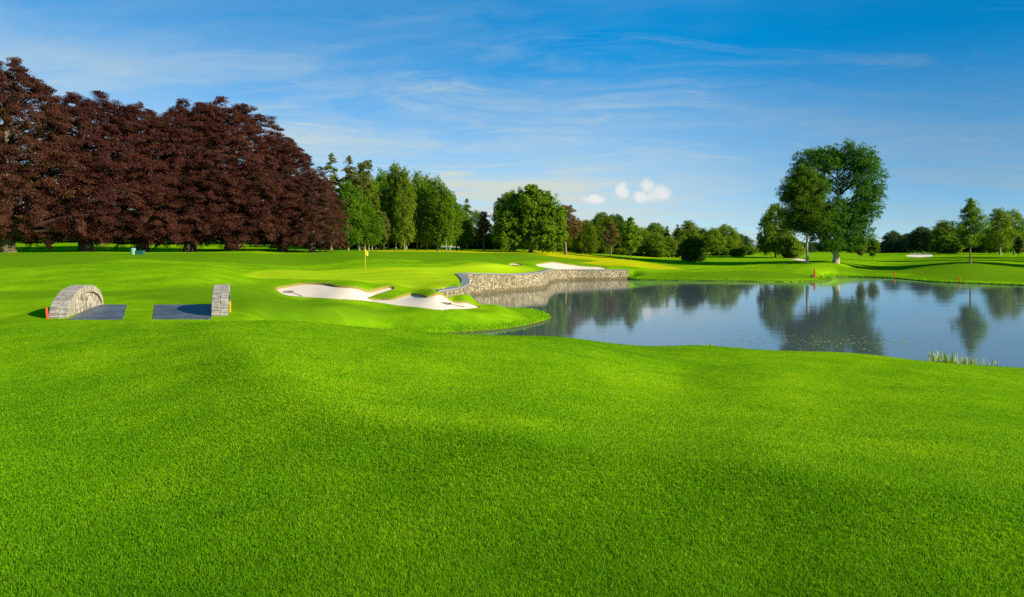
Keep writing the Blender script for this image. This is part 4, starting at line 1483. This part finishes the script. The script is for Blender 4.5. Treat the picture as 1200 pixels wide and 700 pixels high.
# the trees that carry the picture, built from the masses one sees
def px_lobes(lst, s, seed, deep, wide):
    """(dx, up, r, rz) in metres after s; each mass gets its own depth"""
    rng = np.random.default_rng(seed)
    res = []
    for i, (dx_, up, r, rz) in enumerate(lst):
        room = max(0.0, wide - abs(dx_))
        yy = rng.uniform(-1, 1) * deep * room
        res.append((dx_ * s, yy * s, up * s, r * s, rz * s))
    return res


def stand(name, px, y, meshes, leafm, barkm, label, cat='tree'):
    x = (px - PX0) / F * y
    o = empty(name, (x, y, ground(x, y) - 0.02))
    tag(o, label, cat)
    t, c = meshes
    t.materials.append(barkm); t.materials.append(B_DARK); c.materials.append(leafm)
    link_mesh('trunk', t, None, o); link_mesh('crown', c, None, o)
    return o


# big poplar (979, base 309)
s = 142 / F * 0.97
rows = [(-30, 122, 16, 14), (-38, 112, 11, 10), (-8, 128, 15, 12), (12, 130, 14, 11), (30, 124, 15, 12), (42, 106, 14, 13), (46, 88, 11, 10), (34, 74, 14, 12), (22, 98, 11, 9), (38, 116, 12, 10),
        (-20, 98, 12, 10), (-4, 68, 11, 9), (14, 60, 16, 13), (30, 52, 13, 11), (-10, 52, 15, 13), (36, 38, 11, 10), (18, 34, 14, 11), (0, 32, 14, 11), (-24, 38, 12, 10), (-30, 66, 13, 12), (44, 62, 9, 8),
        (-14, 118, 12, 9), (24, 24, 10, 7), (-10, 22, 9, 6)]
lb = px_lobes(rows, s, 5, 0.55, 52)
lb += [(x * 0.8, -y_ * 0.9 + 0.8, z * 0.97, r, rz) for (x, y_, z, r, rz) in lb[::2]]
stand('poplar_tree', 979, 142, lobed(201, lb, [(0, 0, 0), (0.1, 0, 5), (0.5, 0.2, 13), (0.3, 0, 21)], (0.62, 0.46, 0.28, 0.07), per=36, leaf=0.30, clump=0.85, flat=0.5, dens=0.85, hang=0.5, limb=0.4, stretch=1.9), L_DARK, B_PALE,
      'tallest tree across the pond, dark green with a thick pale trunk')
# birch (946, base 310)
stand('birch_tree', 946, 140, whorl_tree(211, 18.4, 5.0, 5.6, lambda t: max(0.12, math.sin(math.pi * min(1, 0.30 + 0.66 * t)) ** 0.8), 36, 0.30, 0.10, per=36, leaf=0.30, clump=0.75, nb=7, rise=0.50, flat=0.8, gap=0.16, lean=-0.9), L_BIRCH, B_PALE,
      'birch with a slim white trunk in front of the tallest tree')
# young tree on the right (1137, base 309)
stand('young_tree', 1137, 135, whorl_tree(221, 12.0, 3.7, 2.8, lambda t: max(0.10, (1 - t) ** 0.75 * min(1, 0.55 + 2.2 * t)), 30, 0.17, 0.05, per=30, leaf=0.28, clump=0.62, nb=5, rise=0.6, flat=0.8, gap=0.36), L_GREEN, B_BROWN,
      'young tree with a straight brown trunk alone on the right bank')
# the big round tree behind the bunker (622, base 297)
s = 143 / F
rows = [(0, 62, 15, 13), (-16, 54, 13, 12), (16, 56, 13, 12), (28, 42, 12, 12), (-28, 40, 11, 11), (0, 42, 15, 14), (32, 24, 9, 12), (-32, 24, 9, 11), (14, 28, 14, 13), (-14, 28, 14, 13), (22, 14, 10, 8), (-20, 14, 10, 8), (4, 16, 10, 7)]
lb = px_lobes(rows, s, 8, 0.5, 36)
lb += [(x * 0.85, -y_ - 0.5, z * 0.98, r, rz) for (x, y_, z, r, rz) in lb[::2]]
stand('broadleaf_tree', 622, 143, lobed(231, lb, [(0, 0, 0), (0, 0, 4), (0, 0, 10)], (0.40, 0.3, 0.08), per=44, leaf=0.40, clump=0.9, flat=0.65, hang=0.9), L_ROUND, B_DARK,
      'big round weeping tree with a short dark trunk beyond the green')

# ------------------------------------------------------------------ small things
m_yellow = simple_mat('yellow_cloth', (0.75, 0.52, 0.03), 0.7, 0.1)
m_pole = simple_mat('flag_pole', (0.66, 0.48, 0.06), 0.4, 0.1)
m_orange = simple_mat('orange_paint', (0.55, 0.075, 0.012), 0.55, 0.15)
m_red = simple_mat('red_paint', (0.40, 0.05, 0.015), 0.55, 0.15)
m_ystake = simple_mat('yellow_paint', (0.72, 0.40, 0.03), 0.55, 0.15)
m_bin = simple_mat('pale_green_plastic', (0.16, 0.32, 0.22), 0.5, 0.15)
m_teal = simple_mat('teal_plastic', (0.012, 0.10, 0.075), 0.5, 0.15)
m_rake = simple_mat('rake_wood', (0.06, 0.045, 0.035), 0.6, 0.2)

# flag
fx, fy, fz = pick(428, 317.5)
fl = empty('golf_flag', (fx, fy, fz))
tag(fl, 'yellow flag on a thin yellow stick standing in the green', 'flag')
hp = (317.5 - 292.5) * fy / F
bm = bmesh.new(); bm_tube(bm, [(0, 0, -0.1), (0, 0, hp * 0.5), (0, 0, hp)], 0.022, 8)
link_mesh('pole', bm_mesh('pole', bm, True), m_pole, fl)
bm = bmesh.new()
g_ = []
for i in range(13):
    u_ = i / 12
    c_ = []
    for j in range(9):
        v_ = j / 8
        x = 0.02 + u_ * 0.26
        yv = 0.05 * math.sin(u_ * 7 + v_ * 1.5) * u_
        z = hp - 0.02 - v_ * 0.56 * (1 - 0.12 * u_) - u_ * 0.20
        c_.append(bm.verts.new((x, yv, z)))
    g_.append(c_)
for i in range(12):
    for j in range(8):
        bm.faces.new((g_[i][j], g_[i + 1][j], g_[i + 1][j + 1], g_[i][j + 1]))
me = bm_mesh('flag_cloth', bm, True)
fo = link_mesh('flag_cloth', me, m_yellow, fl)
sm = fo.modifiers.new('thick', 'SOLIDIFY'); sm.thickness = 0.006


def stake(name, px, py_base, py_top, mat, label, wpx=1.6, tilt=0.0, cat='stake', group=None, y=None):
    if y is None:
        x, y, z = pick(px, py_base)
    else:
        x = (px - PX0) / F * y; z = ground(x, y)
    h = max(0.3, (py_base - py_top) * y / F)
    wd = wpx * y / F
    bm = bmesh.new()
    r = wd / 2
    vs_ = []
    for zz_, k in ((-0.15, 1.0), (h - r * 1.1, 1.0), (h, 0.35)):
        vs_.append([bm.verts.new((sx * r * k + tilt * zz_, sy * r * k, zz_)) for sx, sy in ((-1, -1), (1, -1), (1, 1), (-1, 1))])
    for A, B in zip(vs_, vs_[1:]):
        for k in range(4):
            bm.faces.new((A[k], A[(k + 1) % 4], B[(k + 1) % 4], B[k]))
    bm.faces.new(vs_[0][::-1]); bm.faces.new(vs_[-1])
    es = [e for e in bm.edges if abs(e.verts[0].co.z - e.verts[1].co.z) > 0.1]
    bmesh.ops.bevel(bm, geom=es, offset=r * 0.25, segments=1, affect='EDGES')
    o = link_mesh(name, bm_mesh(name, bm), mat)
    o.location = (x, y, z)
    tag(o, label, cat, group)
    return o


GS = 'marker stakes around the pond'
stake('marker_stake', 519, 343.5, 336.5, m_ystake, 'yellow stake at the near end of the stone wall', 2.2, group=GS)
stake('marker_stake', 954.5, 325.5, 315.5, m_red, 'red stake on the far grass point, below the birch', 1.7, group=GS)
stake('marker_stake', 962.5, 326.3, 322.8, m_red, 'very short red stake right of the one on the grass point', 1.6, group=GS)
stake('marker_stake', 1048.5, 324.5, 320.0, m_orange, 'orange stake on the bank below the far right bunker', 1.3, group=GS)
stake('marker_stake', 1124.5, 330.2, 324.6, m_orange, 'orange stake on the right bank, below the young tree', 1.3, group=GS)
stake('marker_stake', 887.5, 318.6, 315.6, m_orange, 'faint small orange stake left of the birch on far grass', 1.3, group=GS)
# dark box by the red stake
x, y, z = pick(951.5, 325.6)
bm = bmesh.new(); bm_box(bm, (0, 0, 0.2), (0.34, 0.26, 0.44), bevel=0.04); bm_box(bm, (0, 0, 0.46), (0.40, 0.32, 0.07), bevel=0.02)
o = link_mesh('ground_box', bm_mesh('ground_box', bm), m_rake); o.location = (x, y, z); tag(o, 'small dark box beside the red stake on the grass point', 'box')

# orange board on the near end of the left parapet
dv = (Vector((*pl_far, 0)) - Vector((*pl_near, 0))).normalized()
sd_ = Vector((dv.y, -dv.x, 0))
p0 = Vector((*pl_near, 0)) - dv * 0.10 - sd_ * 0.30
bm = bmesh.new()
bm_box(bm, (0, 0, 0.22), (0.075, 0.035, 0.46), bevel=0.008)
o = link_mesh('marker_board', bm_mesh('marker_board', bm), m_orange)
o.location = (p0.x, p0.y, PAD_Z - 0.03); o.rotation_euler = (0, R(-5), math.atan2(dv.y, dv.x) - math.pi / 2)
tag(o, 'upright orange red board against the near end of the left parapet', 'board')
p0 = Vector((*pr_near, 0)) + dv * 1.6 + sd_ * 0.335
bm = bmesh.new(); bm_box(bm, (0, 0, 0.22), (0.06, 0.03, 0.54), bevel=0.006)
o = link_mesh('marker_board', bm_mesh('marker_board', bm), m_ystake)
o.location = (p0.x, p0.y, PAD_Z - 0.03)
tag(o, 'small yellow marker peeping out right of the right parapet', 'board')

# litter bin and box before the beeches
x, y, z = pick(156, 297.0)
y = 78.0; x = (156 - PX0) / F * y; z = ground(x, y)
k_ = y / F
bn = empty('litter_bin', (x, y, z)); tag(bn, 'pale green litter bin on the grass before the copper beeches', 'bin')
bm = bmesh.new(); bm_tube(bm, [(0, 0, -0.02), (0, 0, 0.08), (0, 0, 0.5), (0, 0, 0.56)], [0.23, 0.25, 0.27, 0.27], 16)
link_mesh('bin_body', bm_mesh('bin_body', bm, False), m_bin, bn)
bm = bmesh.new(); bm_tube(bm, [(0, 0, 0.56), (0, 0, 0.62), (0, 0, 0.68), (0, 0, 0.71)], [0.285, 0.28, 0.18, 0.06], 16)
link_mesh('lid', bm_mesh('lid', bm, True), m_bin, bn)
bx_r = empty('storage_box', (x + 0.75, y + 0.1, z)); tag(bx_r, 'low dark teal box right of the pale green bin', 'box')
bm = bmesh.new(); bm_box(bm, (0, 0, 0.18), (0.74, 0.5, 0.40), bevel=0.03); link_mesh('box_body', bm_mesh('box_body', bm), m_teal, bx_r)
bm = bmesh.new(); bm_box(bm, (0, 0, 0.41), (0.80, 0.56, 0.06), bevel=0.015); link_mesh('lid', bm_mesh('lid', bm), m_teal, bx_r)


def rake(hx, hy, tx, ty, label):
    """head and handle end seen at two pixels in the sand"""
    k = 'front'
    h = pick(hx, hy); t_ = pick(tx, ty)
    zf = lambda x, y: float(base_height(np.array([x]), np.array([y]))[0] - sand_offset(k, np.array([x]), np.array([y]))[0])
    a = Vector((h[0], h[1], zf(h[0], h[1]) + 0.12)); b = Vector((t_[0], t_[1], zf(t_[0], t_[1]) + 0.03))
    root = empty('bunker_rake', (a.x, a.y, a.z - 0.12)); tag(root, label, 'rake', 'rakes in the front bunker')
    d = b - a
    if d.length > 2.4:
        d = d.normalized() * 2.4
        d.z = zf(a.x + d.x, a.y + d.y) + 0.03 - a.z
    bm = bmesh.new(); bm_tube(bm, [(0, 0, 0.12), (d.x * 0.5, d.y * 0.5, 0.12 + d.z * 0.5), (d.x, d.y, 0.12 + d.z)], 0.022, 6)
    link_mesh('handle', bm_mesh('handle', bm, True), m_rake, root)
    nrm = Vector((-d.y, d.x, 0)).normalized()
    if abs(nrm.x) < 0.6:
        nrm = (nrm + Vector((0.8, 0, 0))).normalized()
    bm = bmesh.new()
    rz_ = math.atan2(nrm.y, nrm.x)
    from mathutils import Matrix
    M = Matrix.Rotation(rz_, 3, 'Z')
    bm_box(bm, (0, 0, 0.12), (0.75, 0.07, 0.06), M, bevel=0.01)
    for i in range(13):
        c = M @ Vector(((i - 6) * 0.057, 0, 0))
        bm_box(bm, (c.x, c.y, 0.05), (0.018, 0.018, 0.14), M)
    link_mesh('rake_head', bm_mesh('rake_head', bm), m_rake, root)


rake(338, 341.6, 354, 345.8, 'rake lying at the left end of the front bunker')
rake(523, 356.2, 549, 358.6, 'rake lying at the right end of the front bunker')

# ------------------------------------------------------------------ waterside plants
m_reed, n = new_mat('reed_leaf')
cc = n.ramp(n.attr('tint'), [(0, (0.12, 0.22, 0.02)), (0.6, (0.36, 0.44, 0.08)), (1, (0.58, 0.58, 0.28))])
p = principled(n, cc, 0.6, None, 0.3)
tl = n.new('ShaderNodeBsdfTranslucent'); n.link(cc, tl.inputs[0])
ms = n.new('ShaderNodeMixShader'); ms.inputs[0].default_value = 0.3
n.link(p.outputs[0], ms.inputs[1]); n.link(tl.outputs[0], ms.inputs[2])
out(n, ms.outputs[0])


def reeds(px, y, top, wpx, count, label, seed):
    rng = np.random.default_rng(seed)
    x0 = (px - PX0) / F * y
    ztop = EYE - (top - PY0) * y / F
    z0 = ground(x0, y)
    hh = ztop - z0
    wd = wpx * y / F / 2
    V, Fc, Tn = [], [], []
    for i in range(count):
        bx_, by_ = rng.normal(0, wd * 0.5), rng.normal(0, 0.25)
        zb = ground(x0 + bx_, y + by_) - z0 - 0.03
        h = hh * rng.uniform(0.55, 1.02) - (zb if zb > 0 else 0) * 0.5
        a = rng.uniform(0, 6.28); ln = rng.uniform(0.03, 0.25) * h
        wv = rng.uniform(0.016, 0.042)
        ca_, sa_ = math.cos(a), math.sin(a)
        base_i = len(V)
        for k, (t_, ww) in enumerate(((0, 1), (0.5, 0.9), (0.85, 0.5), (1, 0.05))):
            cx, cy, cz = bx_ + ca_ * ln * t_ ** 2, by_ + sa_ * ln * t_ ** 2, zb + h * t_
            V.append((cx - sa_ * wv * ww, cy + ca_ * wv * ww, cz)); V.append((cx + sa_ * wv * ww, cy - ca_ * wv * ww, cz))
        for k in range(3):
            b_ = base_i + 2 * k
            Fc.append((b_, b_ + 1, b_ + 3, b_ + 2)); Tn.append(rng.random())
    me = np_mesh('reed_clump', np.array(V), np.array(Fc), tint=np.array(Tn))
    o = link_mesh('reed_clump', me, m_reed)
    o.location = (x0, y, z0)
    tag(o, label, 'reeds', 'reed clumps along the shore')


reeds(1104, 27.6, 410.5, 30, 170, 'widest clump of pale reeds at the near right shore', 1)
reeds(1135, 27.5, 416.5, 16, 70, 'lower reed clump just right of the widest one', 2)
reeds(1153, 27.4, 416, 5, 26, 'thin sprig of reeds, rightmost on the near shore', 3)
reeds(832, 28.6, 399, 9, 60, 'small reed tuft on the near shore in the middle', 4)

reeds(652, 111.0, 328.5, 18, 150, 'low green tuft at the foot of the stone wall corner', 6)

# floating leaves
rng = np.random.default_rng(12)
V, Fc, Tn = [], [], []
for i in range(330):
    cx_ = rng.choice([870, 940, 1000, 1060]) + rng.normal(0, 22)
    yy = 39 + rng.normal(0, 1.6) + (cx_ - 950) * -0.006
    x0, y0 = (cx_ - PX0) / F * yy, yy
    r = rng.uniform(0.025, 0.070)
    b_ = len(V)
    a0 = rng.uniform(0, 6.28)
    for k in range(8):
        a = a0 + k * 2 * math.pi / 8.6
        V.append((x0 + r * math.cos(a), y0 + r * math.sin(a), 0.008 + 0.006 * rng.random()))
    Fc.append(tuple(range(b_, b_ + 8))); Tn.append(rng.random())
me = np_mesh('lily_pads', np.array(V), np.array(Fc), tint=np.array(Tn))
tag(link_mesh('lily_pads', me, m_reed), 'scattered small floating leaves on the pond', 'lily pads', kind='stuff')

# rough fringe of taller grass along the water's edge
rng = np.random.default_rng(21)
V = []
Tn = []
for i in range(len(POND)):
    if seg_wall[i]:
        continue
    a, b = POND[i], POND[(i + 1) % len(POND)]
    if a[1] < 40 and a[0] > -4:
        continue
    L_ = np.linalg.norm(b - a)
    k = int(L_ * 45)
    t_ = rng.random((k, 1))
    p = a + (b - a) * t_
    tg = (b - a) / L_
    nrm = np.array([tg[1], -tg[0]]) * (1 if ar > 0 else -1)
    p = p + nrm * rng.uniform(0.0, 0.9, (k, 1)) ** 1.5
    z = base_height(p[:, 0], p[:, 1])
    h = rng.uniform(0.06, 0.20, k)
    az = rng.uniform(0, 6.28, k)
    wv = 0.02 * (a[1] / 60 + 0.5)
    ox, oy = np.cos(az) * wv, np.sin(az) * wv
    dr = rng.normal(0, 0.06, (k, 2)) - nrm * 0.05
    V.append(np.stack([np.stack([p[:, 0] - ox, p[:, 1] - oy, z - 0.02], 1), np.stack([p[:, 0] + ox, p[:, 1] + oy, z - 0.02], 1), np.stack([p[:, 0] + dr[:, 0], p[:, 1] + dr[:, 1], z + h], 1)], 1).reshape(-1, 3))
V = np.concatenate(V)
me = np_mesh('shore_grass', V, np.arange(len(V)).reshape(-1, 3), tint=rng.random(len(V) // 3))
tag(link_mesh('shore_grass', me, m_blade), 'rough fringe of grass along the water edge', 'grass', kind='stuff')
